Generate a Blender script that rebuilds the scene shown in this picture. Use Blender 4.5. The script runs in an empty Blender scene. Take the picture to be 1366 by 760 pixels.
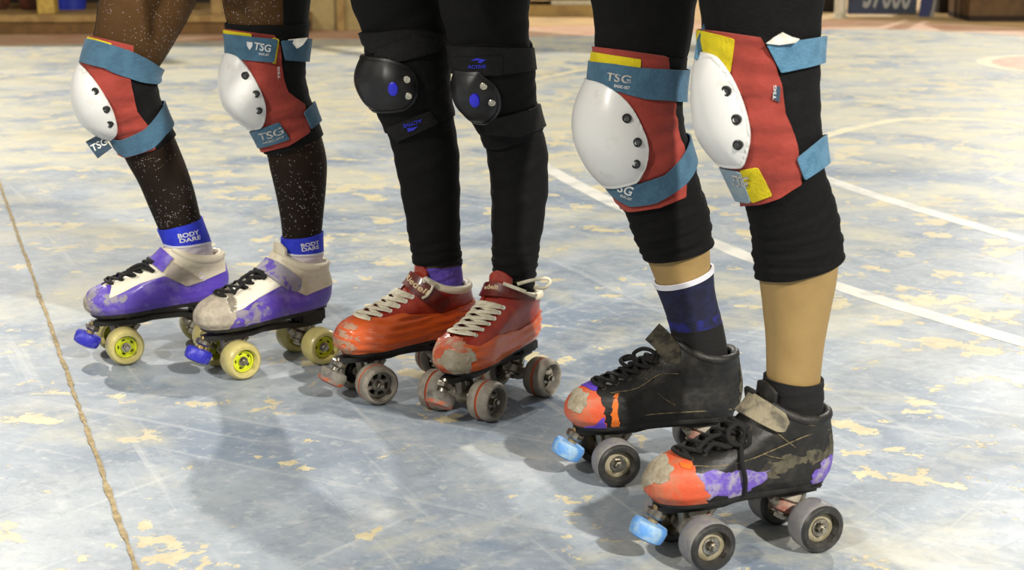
import bpy, bmesh, math, random
import numpy as np
from mathutils import Vector, Matrix
random.seed(7); np.random.seed(7)
PI = math.pi
sc = bpy.context.scene
col = sc.collection

# ------------------------------------------------------------------ camera, light, exposure
H, PITCH, FPX = 0.76, math.radians(13.7), 2100.0
cd = bpy.data.cameras.new('camera'); cam = bpy.data.objects.new('camera', cd); col.objects.link(cam)
cam.location = (0, 0, H); cam.rotation_euler = (PI/2 - PITCH, 0, 0)
cd.sensor_width = 36; cd.lens = 36*FPX/1366; cd.clip_start = .02; cd.clip_end = 200
cd.dof.use_dof = True; cd.dof.focus_distance = 2.2; cd.dof.aperture_fstop = 9
sc.camera = cam
vs = sc.view_settings
vs.view_transform = 'Standard'; vs.look = 'None'; vs.gamma = 1; vs.use_curve_mapping = False; vs.exposure = 0.12

w = bpy.data.worlds.new('hall_ambient'); sc.world = w; w.use_nodes = True
w.node_tree.nodes['Background'].inputs[0].default_value = (1.0, .95, .86, 1)
w.node_tree.nodes['Background'].inputs[1].default_value = .32

def flood(name, loc, tgt, power, color, size=.45):
    l = bpy.data.lights.new(name, 'AREA'); l.shape = 'DISK'; l.size = size; l.energy = power; l.color = color
    o = bpy.data.objects.new(name, l); col.objects.link(o); o.location = loc
    o.rotation_euler = (Vector(tgt)-Vector(loc)).to_track_quat('-Z', 'Y').to_euler()
    return o
WARM = (1.0, .95, .86)
flood('floodlight_front_right', (5.0, -4.6, 6.2), (0, 2.3, .2), 1150, WARM, .35)
flood('floodlight_front_left', (-5.6, -3.6, 6.2), (0, 2.3, .2), 480, WARM)
flood('floodlight_back_right', (8.0, 21, 9.5), (0, 2.3, .2), 1350, WARM, .5)
flood('floodlight_back_left', (-8.0, 18, 11), (0, 2.3, .2), 2500, WARM, .5)

# ------------------------------------------------------------------ pixel <-> place
CF = np.array([0, math.cos(PITCH), -math.sin(PITCH)]); CR = np.array([1., 0, 0]); CU = np.array([0, math.sin(PITCH), math.cos(PITCH)])
C0 = np.array([0, 0, H])
def ray(px, py): return CF + CR*(px-683)/FPX + CU*(380-py)/FPX
def ground(px, py, z=0.0):
    d = ray(px, py); return C0 + d*((z-H)/d[2])
def on_plane(px, py, p0, n):
    d = ray(px, py); return C0 + d*(np.dot(np.array(p0)-C0, n)/np.dot(d, n))
def at_depth(px, py, Y): 
    d = ray(px, py); return C0 + d*(Y/d[1])
def pix(P):
    Q = P - C0; zc = Q@CF
    return 683+FPX*(Q@CR)/zc, 380-FPX*(Q@CU)/zc
def pscale(p): return FPX/np.dot(np.array(p)-C0, CF)

# ------------------------------------------------------------------ materials
def lin(h):
    h = h.lstrip('#'); c = [int(h[i:i+2], 16)/255 for i in (0, 2, 4)]
    return tuple(x/12.92 if x <= .04045 else ((x+.055)/1.055)**2.4 for x in c)+(1,)
MATS = {}
def mat(name, c, rough=.6, c2=None, scale=30, lo=.45, hi=.6, metal=0, bump=0, bscale=80, sheen=0, coat=0, spec=None, detail=6, stretch=None, rough2=None):
    if name in MATS: return MATS[name]
    m = bpy.data.materials.new(name); m.use_nodes = True; nt = m.node_tree; b = nt.nodes['Principled BSDF']
    b.inputs['Base Color'].default_value = lin(c); b.inputs['Roughness'].default_value = rough; b.inputs['Metallic'].default_value = metal
    if spec is not None: b.inputs['Specular IOR Level'].default_value = spec
    if sheen: b.inputs['Sheen Weight'].default_value = sheen; b.inputs['Sheen Roughness'].default_value = .5
    if coat: b.inputs['Coat Weight'].default_value = coat; b.inputs['Coat Roughness'].default_value = .15
    tc = nt.nodes.new('ShaderNodeTexCoord'); src = tc.outputs['Object']
    if stretch:
        mp = nt.nodes.new('ShaderNodeMapping'); mp.inputs['Scale'].default_value = stretch; nt.links.new(src, mp.inputs[0]); src = mp.outputs[0]
    if c2:
        n = nt.nodes.new('ShaderNodeTexNoise'); n.inputs['Scale'].default_value = scale; n.inputs['Detail'].default_value = detail; n.inputs['Roughness'].default_value = .62
        nt.links.new(src, n.inputs['Vector'])
        r = nt.nodes.new('ShaderNodeMapRange'); r.inputs[1].default_value = lo; r.inputs[2].default_value = hi; nt.links.new(n.outputs[0], r.inputs[0])
        x = nt.nodes.new('ShaderNodeMix'); x.data_type = 'RGBA'; x.inputs[6].default_value = lin(c); x.inputs[7].default_value = lin(c2)
        nt.links.new(r.outputs[0], x.inputs[0]); nt.links.new(x.outputs[2], b.inputs['Base Color'])
        if rough2 is not None:
            r2 = nt.nodes.new('ShaderNodeMapRange'); r2.inputs[3].default_value = rough; r2.inputs[4].default_value = rough2
            nt.links.new(r.outputs[0], r2.inputs[0]); nt.links.new(r2.outputs[0], b.inputs['Roughness'])
    if bump:
        n2 = nt.nodes.new('ShaderNodeTexNoise'); n2.inputs['Scale'].default_value = bscale; n2.inputs['Detail'].default_value = 4
        nt.links.new(src, n2.inputs['Vector'])
        bp = nt.nodes.new('ShaderNodeBump'); bp.inputs['Strength'].default_value = bump; bp.inputs['Distance'].default_value = .004
        nt.links.new(n2.outputs[0], bp.inputs['Height']); nt.links.new(bp.outputs[0], b.inputs['Normal'])
    MATS[name] = m; return m

def floor_material():
    m = bpy.data.materials.new('worn_painted_concrete'); m.use_nodes = True; nt = m.node_tree; b = nt.nodes['Principled BSDF']
    N = nt.nodes.new; L = nt.links.new
    tc = N('ShaderNodeTexCoord')
    def noise(scale, detail, rough, st=(1, 1, 1), dist=0, rot=0):
        m0 = N('ShaderNodeMapping'); m0.inputs['Rotation'].default_value = (0, 0, rot); m0.inputs['Location'].default_value = (scale*.37, rot*3.1, 0); L(tc.outputs['Object'], m0.inputs[0])
        mp = N('ShaderNodeMapping'); mp.inputs['Scale'].default_value = st; L(m0.outputs[0], mp.inputs[0])
        n = N('ShaderNodeTexNoise'); n.inputs['Scale'].default_value = scale; n.inputs['Detail'].default_value = detail; n.inputs['Roughness'].default_value = rough; n.inputs['Distortion'].default_value = dist
        L(mp.outputs[0], n.inputs['Vector']); return n.outputs[0]
    def rng(s, lo, hi, a=0, c=1):
        r = N('ShaderNodeMapRange'); r.inputs[1].default_value = lo; r.inputs[2].default_value = hi; r.inputs[3].default_value = a; r.inputs[4].default_value = c; L(s, r.inputs[0]); return r.outputs[0]
    def mix(f, a, c):
        x = N('ShaderNodeMix'); x.data_type = 'RGBA'; L(f, x.inputs[0])
        for k, v in ((6, a), (7, c)):
            if isinstance(v, str): x.inputs[k].default_value = lin(v)
            else: L(v, x.inputs[k])
        return x.outputs[2]
    def mth(op, a, c):
        n = N('ShaderNodeMath'); n.operation = op; n.use_clamp = True
        for k, v in ((0, a), (1, c)):
            if isinstance(v, (int, float)): n.inputs[k].default_value = v
            else: L(v, n.inputs[k])
        return n.outputs[0]
    base = mix(rng(noise(1.6, 8, .68, (1, 1, 1), .6, .3), .40, .62), '#758394', '#9fa7ae')
    base = mix(rng(noise(6, 9, .72, (.8, 1, 1), .6, .5), .48, .68, 0, .6), base, '#b4b8ba')
    base = mix(rng(noise(22, 8, .75, (1, 1, 1), .3, .9), .50, .66, 0, .5), base, '#6f7c88')
    base = mix(rng(noise(45, 6, .7, (1, 1, 1), .2, .2), .54, .68, 0, .5), base, '#c0c3c2')
    # skate streaks and scratches in several directions
    for k, (rt, c_, lo_, am) in enumerate(((.5, '#c6c9c9', .57, .5), (1.15, '#cfd1cf', .60, .5), (-.7, '#6f7a86', .60, .45), (2.2, '#c9ccca', .61, .5), (.1, '#77828d', .61, .35))):
        base = mix(rng(noise(16+4*k, 4, .55, (.07, 1.6, 1), .15, rt), lo_+.01, lo_+.10, 0, am*.6), base, c_)
    # paint flaked off down to cream: more of it towards the far half of the court
    sep = N('ShaderNodeSeparateXYZ'); L(tc.outputs['Object'], sep.inputs[0])
    far = rng(sep.outputs['Y'], 2.3, 5.5, 0, .045); far2 = rng(sep.outputs['Y'], 2.2, 5.0, 0, .13)
    big = noise(1.1, 3, .5, (1, 1, 1), 0, 0)
    fl = noise(9, 11, .66, (1, 1, 1), .15, .2)
    s = mth('ADD', mth('MULTIPLY', fl, .72), mth('MULTIPLY', big, .28)); s = mth('ADD', s, far)
    flake = rng(s, .570, .578)
    base = mix(mth('MULTIPLY', flake, .85), base, mix(rng(noise(25, 4, .6), .4, .6), '#d2c69d', '#c4b58c'))
    soft = rng(mth('ADD', noise(2.6, 8, .68, (.9, 1, 1), .4, 0), far2), .54, .68, 0, .72)
    base = mix(soft, base, '#c2bda4')
    # fine dirt specks
    base = mix(rng(noise(60, 3, .6), .66, .74, 0, .35), base, '#6d7278')
    L(base, b.inputs['Base Color'])
    L(rng(noise(3, 6, .6, (.5, 1.5, 1)), .3, .7, .36, .54), b.inputs['Roughness'])
    b.inputs['Specular IOR Level'].default_value = .22
    bp = N('ShaderNodeBump'); bp.inputs['Strength'].default_value = .25; bp.inputs['Distance'].default_value = .002
    L(mth('SUBTRACT', noise(40, 6, .6), mth('MULTIPLY', flake, .5)), bp.inputs['Height']); L(bp.outputs[0], b.inputs['Normal'])
    return m

def sheer_material():
    # black sheer tights with glitter flecks over skin
    m = bpy.data.materials.new('sheer_glitter_tights'); m.use_nodes = True; nt = m.node_tree; b = nt.nodes['Principled BSDF']
    N = nt.nodes.new; L = nt.links.new
    b.inputs['Base Color'].default_value = lin('#140e09'); b.inputs['Roughness'].default_value = .7; b.inputs['Specular IOR Level'].default_value = .2
    tc = N('ShaderNodeTexCoord')
    v = N('ShaderNodeTexVoronoi'); v.inputs['Scale'].default_value = 620; L(tc.outputs['Object'], v.inputs['Vector'])
    n = N('ShaderNodeTexNoise'); n.inputs['Scale'].default_value = 9; n.inputs['Detail'].default_value = 3; L(tc.outputs['Object'], n.inputs['Vector'])
    se = N('ShaderNodeSeparateColor'); L(v.outputs['Color'], se.inputs[0])
    ad = N('ShaderNodeMath'); ad.operation = 'MULTIPLY_ADD'; L(n.outputs[0], ad.inputs[0]); ad.inputs[1].default_value = .35; L(se.outputs[0], ad.inputs[2])
    gt = N('ShaderNodeMath'); gt.operation = 'GREATER_THAN'; gt.inputs[1].default_value = 1.12; L(ad.outputs[0], gt.inputs[0])
    dd = N('ShaderNodeMath'); dd.operation = 'LESS_THAN'; dd.inputs[1].default_value = .33; L(v.outputs['Distance'], dd.inputs[0])
    gm = N('ShaderNodeMath'); gm.operation = 'MULTIPLY'; L(gt.outputs[0], gm.inputs[0]); L(dd.outputs[0], gm.inputs[1])
    gl = N('ShaderNodeBsdfPrincipled'); gl.inputs['Metallic'].default_value = .4; gl.inputs['Roughness'].default_value = .35
    mx = N('ShaderNodeMix'); mx.data_type = 'RGBA'; L(v.outputs['Color'], mx.inputs[7]); mx.inputs[6].default_value = (1, 1, 1, 1); mx.inputs[0].default_value = .3
    L(mx.outputs[2], gl.inputs['Base Color'])
    tr = N('ShaderNodeBsdfTransparent'); tr.inputs[0].default_value = (.75, .68, .58, 1)
    sp = N('ShaderNodeSeparateXYZ'); L(tc.outputs['Object'], sp.inputs[0]); op = N('ShaderNodeMapRange'); L(sp.outputs[2], op.inputs[0])
    for k_, v_ in ((1, .30), (2, .58), (3, .86), (4, .46)): op.inputs[k_].default_value = v_       # the knit is looser where it stretches over the thigh
    m1 = N('ShaderNodeMixShader'); L(op.outputs[0], m1.inputs[0]); L(tr.outputs[0], m1.inputs[1]); L(b.outputs[0], m1.inputs[2])
    m2 = N('ShaderNodeMixShader'); L(gm.outputs[0], m2.inputs[0]); L(m1.outputs[0], m2.inputs[1]); L(gl.outputs[0], m2.inputs[2])
    L(m2.outputs[0], nt.nodes['Material Output'].inputs[0])
    return m

# ------------------------------------------------------------------ objects
def props(o, label=None, cat=None, group=None, kind=None):
    if label: o['label'] = label
    if cat: o['category'] = cat
    if group: o['group'] = group
    if kind: o['kind'] = kind
    return o
def empty(name, loc, rz=0, label=None, cat=None, group=None):
    o = bpy.data.objects.new(name, None); col.objects.link(o); o.location = loc; o.rotation_euler = (0, 0, rz); o.empty_display_size = .05
    return props(o, label, cat, group)
def mk(name, verts, faces, m, parent=None, smooth=True, fmat=None, label=None, sharp=40):
    me = bpy.data.meshes.new(name); me.from_pydata([tuple(map(float, v)) for v in verts], [], [tuple(map(int, f)) for f in faces])
    for x in (m if isinstance(m, (list, tuple)) else [m]): me.materials.append(x)
    bm = bmesh.new(); bm.from_mesh(me); bmesh.ops.recalc_face_normals(bm, faces=bm.faces); bm.to_mesh(me); bm.free()
    if fmat is not None: me.polygons.foreach_set('material_index', list(fmat))
    if smooth:
        me.polygons.foreach_set('use_smooth', [True]*len(me.polygons)); me.set_sharp_from_angle(angle=math.radians(sharp))
    o = bpy.data.objects.new(name, me); col.objects.link(o)
    if parent is not None: o.parent = parent
    if label: o['label'] = label
    return o
def merge(*parts):
    V, Fc = [], []
    for v, f in parts:
        n = len(V); V += [tuple(p) for p in v]; Fc += [tuple(i+n for i in q) for q in f]
    return V, Fc
def box(x0, x1, y0, y1, z0, z1, bev=0.0):
    bm = bmesh.new(); bmesh.ops.create_cube(bm, size=1)
    for v in bm.verts: v.co = Vector(((x0+x1)/2+v.co.x*(x1-x0), (y0+y1)/2+v.co.y*(y1-y0), (z0+z1)/2+v.co.z*(z1-z0)))
    if bev: bmesh.ops.bevel(bm, geom=bm.edges[:], offset=bev, segments=2, affect='EDGES')
    bm.verts.index_update(); r = [tuple(v.co) for v in bm.verts], [tuple(v.index for v in f.verts) for f in bm.faces]; bm.free(); return r
def frame_of(d):
    d = np.array(d, float); d /= np.linalg.norm(d); a = np.array([0, 0, 1.]) if abs(d[2]) < .9 else np.array([1., 0, 0])
    e = np.cross(a, d); e /= np.linalg.norm(e); return e, np.cross(d, e), d
def lathe(prof, org=(0, 0, 0), axis=(0, 0, 1), n=28, cap=True):
    e1, e2, d = frame_of(axis); org = np.array(org, float); V = []; Fc = []; seg = []
    for r, a in prof:
        for k in range(n):
            t = 2*PI*k/n; V.append(org+d*a+(e1*math.cos(t)+e2*math.sin(t))*r)
    for i in range(len(prof)-1):
        for k in range(n):
            Fc.append((i*n+k, i*n+(k+1) % n, (i+1)*n+(k+1) % n, (i+1)*n+k)); seg.append(i)
    if cap:
        if prof[0][0] > 1e-6: Fc.append(tuple(range(n-1, -1, -1))); seg.append(0)
        if prof[-1][0] > 1e-6: Fc.append(tuple((len(prof)-1)*n+k for k in range(n))); seg.append(len(prof)-2)
    return V, Fc, seg
def sweep(pts, rad, n=8, nrm=None, flat=1.0, closed=False):
    """tube along pts; with nrm (surface normals) the section is flattened along the normal"""
    P = np.array(pts, float); m = len(P); R = np.broadcast_to(np.array(rad, float), (m,)); V = []; Fc = []
    T = np.gradient(P, axis=0) if not closed else (np.roll(P, -1, 0)-np.roll(P, 1, 0)); T /= np.maximum(np.linalg.norm(T, axis=1, keepdims=True), 1e-9)
    if nrm is None:
        u = frame_of(T[0])[0]
    for i in range(m):
        if nrm is not None: nn = np.array(nrm[i]) - T[i]*np.dot(nrm[i], T[i])
        else: nn = u - T[i]*np.dot(u, T[i])
        nn /= max(np.linalg.norm(nn), 1e-9); u = nn; bb = np.cross(T[i], nn)
        for k in range(n):
            t = 2*PI*k/n; V.append(P[i]+bb*math.cos(t)*R[i]+nn*math.sin(t)*R[i]*flat)
    for i in range(m if closed else m-1):
        j = (i+1) % m
        for k in range(n): Fc.append((i*n+k, i*n+(k+1) % n, j*n+(k+1) % n, j*n+k))
    if not closed: Fc += [tuple(range(n-1, -1, -1)), tuple((m-1)*n+k for k in range(n))]
    return V, Fc
def curve_pts(P, n=24):
    P = [np.array(p, float) for p in P]; P = [2*P[0]-P[1]]+P+[2*P[-1]-P[-2]]; out = []
    segs = len(P)-3
    for q in range(n):
        s = q/(n-1)*segs; i = min(int(s), segs-1); t = s-i; a, b, c, d = P[i:i+4]
        out.append(.5*((2*b)+(c-a)*t+(2*a-5*b+4*c-d)*t*t+(3*b-a-3*c+d)*t**3))
    return out

# ------------------------------------------------------------------ parametric surfaces and pieces cut from them
class Surf:
    def __init__(s, fn, us, vs, M=None, closed=True):
        s.u = np.array(us); s.v = np.array(vs); s.closed = closed
        s.U, s.V = np.meshgrid(s.u, s.v, indexing='ij'); s.fn = fn
        s.P = fn(s.U, s.V)
        e = 1e-3
        du = fn(s.U+e, s.V)-fn(s.U-e, s.V); dv = fn(s.U, s.V+e)-fn(s.U, s.V-e)
        n = np.cross(dv, du); n /= np.maximum(np.linalg.norm(n, axis=2, keepdims=True), 1e-12)
        c = s.P.mean(axis=1, keepdims=True)
        if np.mean(np.sum(n*(s.P-c), axis=2)) < 0: n = -n
        s.N = n
        R = np.eye(3) if M is None else np.array(M.to_3x3()); t = np.zeros(3) if M is None else np.array(M.translation)
        s.R, s.t = R, t
        s.W = s.P@R.T+t; s.NW = s.N@R.T
        s.px, s.py = pix(s.W)
        vd = s.W-C0; vd /= np.linalg.norm(vd, axis=2, keepdims=True); s.face = -np.sum(vd*s.NW, axis=2)
    def uv(s, x, y, off=0.0):
        W = s.W+s.NW*off; px, py = pix(W)
        d = (px-x)**2+(py-y)**2+np.where(s.face < .02, 1e6, 0); k = np.unravel_index(np.argmin(d), d.shape)
        i, j = k; bu, bv = s.u[i], s.v[j]
        # refine with local gradient
        i0, i1 = max(i-1, 0), min(i+1, len(s.u)-1); j0, j1 = max(j-1, 0), min(j+1, len(s.v)-1)
        A = np.array([[(px[i1, j]-px[i0, j])/(s.u[i1]-s.u[i0]), (px[i, j1]-px[i, j0])/(s.v[j1]-s.v[j0])],
                      [(py[i1, j]-py[i0, j])/(s.u[i1]-s.u[i0]), (py[i, j1]-py[i, j0])/(s.v[j1]-s.v[j0])]])
        if abs(np.linalg.det(A)) > 1e3:
            q = np.linalg.solve(A, [x-px[i, j], y-py[i, j]])
            bu += np.clip(q[0], -.6*abs(s.u[1]-s.u[0]), .6*abs(s.u[1]-s.u[0])); bv += np.clip(q[1], -.6*abs(s.v[1]-s.v[0]), .6*abs(s.v[1]-s.v[0]))
        return bu, bv
    def pt(s, u, v, off=0.0):
        u = np.array([[float(u)]]); v = np.array([[float(v)]]); e = 1e-3
        p = s.fn(u, v)[0, 0]; n = np.cross((s.fn(u, v+e)-s.fn(u, v-e))[0, 0], (s.fn(u+e, v)-s.fn(u-e, v))[0, 0]); n /= max(np.linalg.norm(n), 1e-12)
        i = np.argmin(abs(s.u-u)); j = np.argmin(abs(s.v-v))
        if np.dot(n, s.N[i, j]) < 0: n = -n
        return p+n*off, n
    def poly(s, pts, wrap=.15):
        """signed distance (px) inside an outline seen on the visible side"""
        return np.minimum(sd_poly(s.px, s.py, pts), (s.face+wrap)*150)
    def line(s, pp, off=0.0):
        """height along the surface of an edge seen through pixels pp, carried on around the back"""
        q = sorted((s.uv(x, y, off) for x, y in pp), key=lambda a: a[1])
        return np.interp(s.V, [a[1] for a in q], [a[0] for a in q], period=2*PI)
    def band(s, up, lo, off=0.0): return np.minimum(s.line(up, off)-s.U, s.U-s.line(lo, off))*1000
def sd_poly(px, py, pts):
    P = np.array(pts, float); n = len(P); d = np.full(px.shape, 1e9); ins = np.zeros(px.shape, bool)
    for i in range(n):
        a = P[i]; b = P[(i+1) % n]; e = b-a
        t = np.clip(((px-a[0])*e[0]+(py-a[1])*e[1])/max(e@e, 1e-9), 0, 1)
        d = np.minimum(d, np.hypot(px-a[0]-t*e[0], py-a[1]-t*e[1]))
        c = (a[1] > py) != (b[1] > py)
        with np.errstate(divide='ignore', invalid='ignore'):
            ins ^= c & (px < (b[0]-a[0])*(py-a[1])/(b[1]-a[1] if b[1] != a[1] else 1e-9)+a[0])
    return np.where(ins, d, -d)
_rr = np.random.RandomState(11); _rd = _rr.randn(16, 3); _rd /= np.linalg.norm(_rd, axis=1, keepdims=True); _rf = 1.6**np.arange(16)**.75; _rp = _rr.rand(16)*6.28
def ragged(s, f, amp, fr=90):
    """uneven torn edge"""
    g = 0
    for d, q, ph in zip(_rd, _rf, _rp): g = g+np.sin(s.P@(d*fr*q*.9)+ph)/q**.45
    return f+amp*g*.55
def patch(name, s, f, m, parent, off=0.0, thick=.001, label=None, back=False, sharp=50):
    """piece of the surface where f > 0, lifted by off and thick deep, with a real rim"""
    off = np.broadcast_to(np.array(off, float), s.U.shape); th = np.broadcast_to(np.array(thick, float), s.U.shape)
    T = s.P+s.N*(off+th)[..., None]; B = s.P+s.N*off[..., None]
    nj = len(s.v)-1 if s.closed else len(s.v)
    VT, VB, cache, faces = [], [], {}, []
    f = np.where(np.abs(f) < 1e-9, 1e-9, f)
    def corner(i, j):
        k = (i, j % nj if s.closed else j)
        if k not in cache: cache[k] = len(VT); VT.append(T[i, j]); VB.append(B[i, j])
        return cache[k]
    def cross(i, j, a, b):
        ka = (i, j % nj if s.closed else j); kb = (a, b % nj if s.closed else b); k = (ka, kb) if ka < kb else (kb, ka)
        if k not in cache:
            w = f[i, j]/(f[i, j]-f[a, b]); cache[k] = len(VT); VT.append(T[i, j]*(1-w)+T[a, b]*w); VB.append(B[i, j]*(1-w)+B[a, b]*w)
        return cache[k]
    mx = np.maximum(np.maximum(f[:-1, :-1], f[1:, :-1]), np.maximum(f[:-1, 1:], f[1:, 1:]))
    for i, j in np.argwhere(mx > 0):
        c = [(i, j), (i+1, j), (i+1, j+1), (i, j+1)]; out = []
        for k in range(4):
            a = c[k]; b = c[(k+1) % 4]; fa = f[a] > 0; fb = f[b] > 0
            if fa: out.append(corner(*a))
            if fa != fb: out.append(cross(*a, *b))
        if len(out) > 2: faces.append(out)
    if not faces: print('EMPTY PATCH', name, parent.name if parent else ''); return None
    cnt = {}
    for q in faces:
        for k in range(len(q)):
            a, b = q[k], q[(k+1) % len(q)]; cnt.setdefault((min(a, b), max(a, b)), []).append((a, b))
    n = len(VT); rim = [(a, b, b+n, a+n) for e in cnt.values() if len(e) == 1 for a, b in e]
    allf = faces+rim
    if back: allf = allf+[tuple(reversed([i+n for i in q])) for q in faces]
    return mk(name, VT+VB, allf, m, parent, label=label, sharp=sharp)

def text2d(body, shear=0.0):
    c = bpy.data.curves.new('lettering', 'FONT'); c.body = body; c.resolution_u = 3; c.shear = shear; c.offset = .02
    o = bpy.data.objects.new('lettering', c); col.objects.link(o); dg = bpy.context.evaluated_depsgraph_get(); me = o.evaluated_get(dg).to_mesh()
    v = np.array([x.co[:2] for x in me.vertices]); fc = [tuple(p.vertices) for p in me.polygons]
    bpy.data.objects.remove(o); bpy.data.curves.remove(c)
    v = v-v.min(axis=0); v[:, 0] /= v[:, 0].max(); v[:, 1] /= v[:, 1].max(); return v, fc
def surf_text(s, body, a, b, h, m, parent, off, shear=0.0, name='lettering'):
    """lettering laid on the surface, baseline from pixel a to pixel b, cap height h px"""
    v, fc = text2d(body, shear); a = np.array(a, float); b = np.array(b, float); e = b-a; up = np.array([e[1], -e[0]])/np.linalg.norm(e)*h
    V = []
    q = [s.uv(*p, off) for p in (a, b, a+up, b+up)]
    for x, y in v:
        uu = (q[0][0]*(1-x)+q[1][0]*x)*(1-y)+(q[2][0]*(1-x)+q[3][0]*x)*y; vv = (q[0][1]*(1-x)+q[1][1]*x)*(1-y)+(q[2][1]*(1-x)+q[3][1]*x)*y
        V.append(s.pt(uu, vv, off)[0])
    me = mk(name, V, fc, m, parent, smooth=False); return me
def surf_mark(s, pts, m, parent, off, name):
    V = []
    for x, y in pts:
        u, v = s.uv(x, y, off); V.append(s.pt(u, v, off)[0])
    return mk(name, V, [tuple(range(len(V)))], m, parent, smooth=False)

# ------------------------------------------------------------------ the setting
M_FLOOR = floor_material()
fl = mk('floor', *merge(box(-16, 16, -6, 16, -.12, 0)), M_FLOOR, smooth=False); props(fl, 'worn blue grey painted concrete court floor', 'floor', kind='structure')
def strip(P, wd, z):
    P = np.array(P)[:, :2]; T = np.gradient(P, axis=0); T /= np.linalg.norm(T, axis=1, keepdims=True); Nn = np.stack([-T[:, 1], T[:, 0]], 1)
    V = []; Fc = []; wd = np.broadcast_to(wd, (len(P),))
    for i in range(len(P)):
        for s_, zz in ((1, -.002), (1, z), (-1, z), (-1, -.002)): V.append((*(P[i]+Nn[i]*wd[i]/2*s_), zz))
    for i in range(len(P)-1):
        for k in range(3): Fc.append((i*4+k, i*4+k+1, i*4+5+k, i*4+4+k))
    return V, Fc
M_LINE = mat('worn_white_line_paint', '#d3d1c8', .5, '#b2b3ae', 11, .46, .64)
M_LINEY = mat('worn_cream_line_paint', '#cfc6a4', .55, '#b9b4a2', 9, .5, .62)
def gcurve(pp, n=50): return curve_pts([ground(*p) for p in pp], n)
mk('painted_line', *strip(gcurve([(690, 200), (733, 226), (785, 254), (838, 280), (955, 325), (1003, 345), (1115, 381), (1200, 408), (1366, 457), (1560, 512)]), .05, .0006), M_LINE, fl, smooth=False)
mk('painted_line', *strip(gcurve([(1030, 212), (1120, 245), (1200, 271), (1366, 320), (1560, 372)]), .05, .0006), M_LINE, fl, smooth=False)
mk('painted_line', *strip(gcurve([(1060, 196), (1115, 177), (1183, 162), (1233, 158), (1308, 160), (1366, 167), (1500, 195)]), .05, .0006), M_LINEY, fl, smooth=False)
mk('painted_line', *strip(gcurve([(600, 132), (715, 106), (790, 91), (900, 76)]), .05, .0006), M_LINEY, fl, smooth=False)
cc = ground(1454, 86); cV, cF, _ = lathe([(0, .0007), (.45, .0007), (.45, -.002)], (cc[0], cc[1], 0), n=48, cap=False)
mk('painted_spot', cV, cF, mat('worn_red_floor_paint', '#b98d72', .55, '#c4a98c', 12, .45, .6), fl, smooth=False)
mk('painted_line', *strip([(cc[0]+.49*math.cos(a), cc[1]+.49*math.sin(a), 0) for a in np.linspace(0, 2*PI, 60)], .07, .0006), M_LINEY, fl, smooth=False)
# pink and tan painted apron beyond the court edge
edge = gcurve([(-500, 72), (0, 61), (400, 53), (750, 48), (1000, 42), (1150, 39), (1260, 42), (1366, 48), (1500, 58)], 60)
def apron(e0, d0, d1, z, m):
    V = []; Fc = []
    for i, p in enumerate(e0):
        V += [(p[0], p[1]+d0, z), (p[0], p[1]+d1, z), (p[0], p[1]+d0, -.002), (p[0], p[1]+d1, -.002)]
        if i: k = i*4; Fc += [(k-4, k, k+1, k-3), (k-4, k-2, k+2, k), (k-3, k+1, k+3, k-1)]
    return mk('painted_apron', V, Fc, m, fl, smooth=False)
apron(edge, 0, .75, .0008, mat('faded_pink_apron_paint', '#b98a6c', .6, '#c3a585', 4, .4, .62))
apron(edge, .75, 6, .0009, mat('tan_apron_concrete', '#bd9a64', .65, '#a98c60', 3, .4, .62))
# crumbling sealant joint across the near left floor
jA, jB = ground(0, 246), ground(181, 757); jd = jB-jA; js = np.linspace(-2.2, 1.5, 1600); jr = np.random.RandomState(3)
wv = np.convolve(jr.randn(1640), np.ones(4)/4, 'valid')[:1600]; wv2 = np.convolve(jr.randn(1640), np.ones(14)/14, 'valid')[:1600]
jn = np.array([-jd[1], jd[0], 0])/np.linalg.norm(jd)
JP = [jA+jd*s_+jn*.0022*k for s_, k in zip(js, wv2)]
sv, sf = strip(JP, np.clip(.0064+.0030*wv, .003, .016), .0022)
mk('sealant_joint', sv, sf, mat('crumbling_tan_sealant', '#978562', .9, '#b5a27b', 60, .4, .6, bump=.8, bscale=220), fl, smooth=False)

# ------------------------------------------------------------------ roller skates
WB = .148; TR = .047; RW = .031
HX = [-.108, -.115, -.118, -.1195, -.1195, -.117, -.114, -.112, -.111]; HZ = [.086, .096, .107, .118, .128, .141, .153, .163, .171]
TX = [.124, .135, .135, .125, .100, .052, .014, -.008, -.018]; TZ = [.075, .086, .101, .117, .129, .144, .164, .184, .199]
TK = [0, .1, .2, .3, .4, .55, .7, .85, 1.0]
_tt = np.linspace(-.05, 1.05, 221)
def _sm(y, w=9):
    a = np.interp(_tt, TK, y); p = np.pad(a, w, mode='reflect', reflect_type='odd'); k = np.hanning(2*w+3)[1:-1]; k /= k.sum(); return np.convolve(p, k, 'valid')[:len(a)]
_H = [_sm(y) for y in (HX, HZ, TX, TZ)]
WS = np.interp(_tt, [0, .1, .2, .3, .4, .55, .7, .85, 1], [.90, 1.0, 1.0, .95, .88, .86, .91, .97, 1.0])
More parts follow.
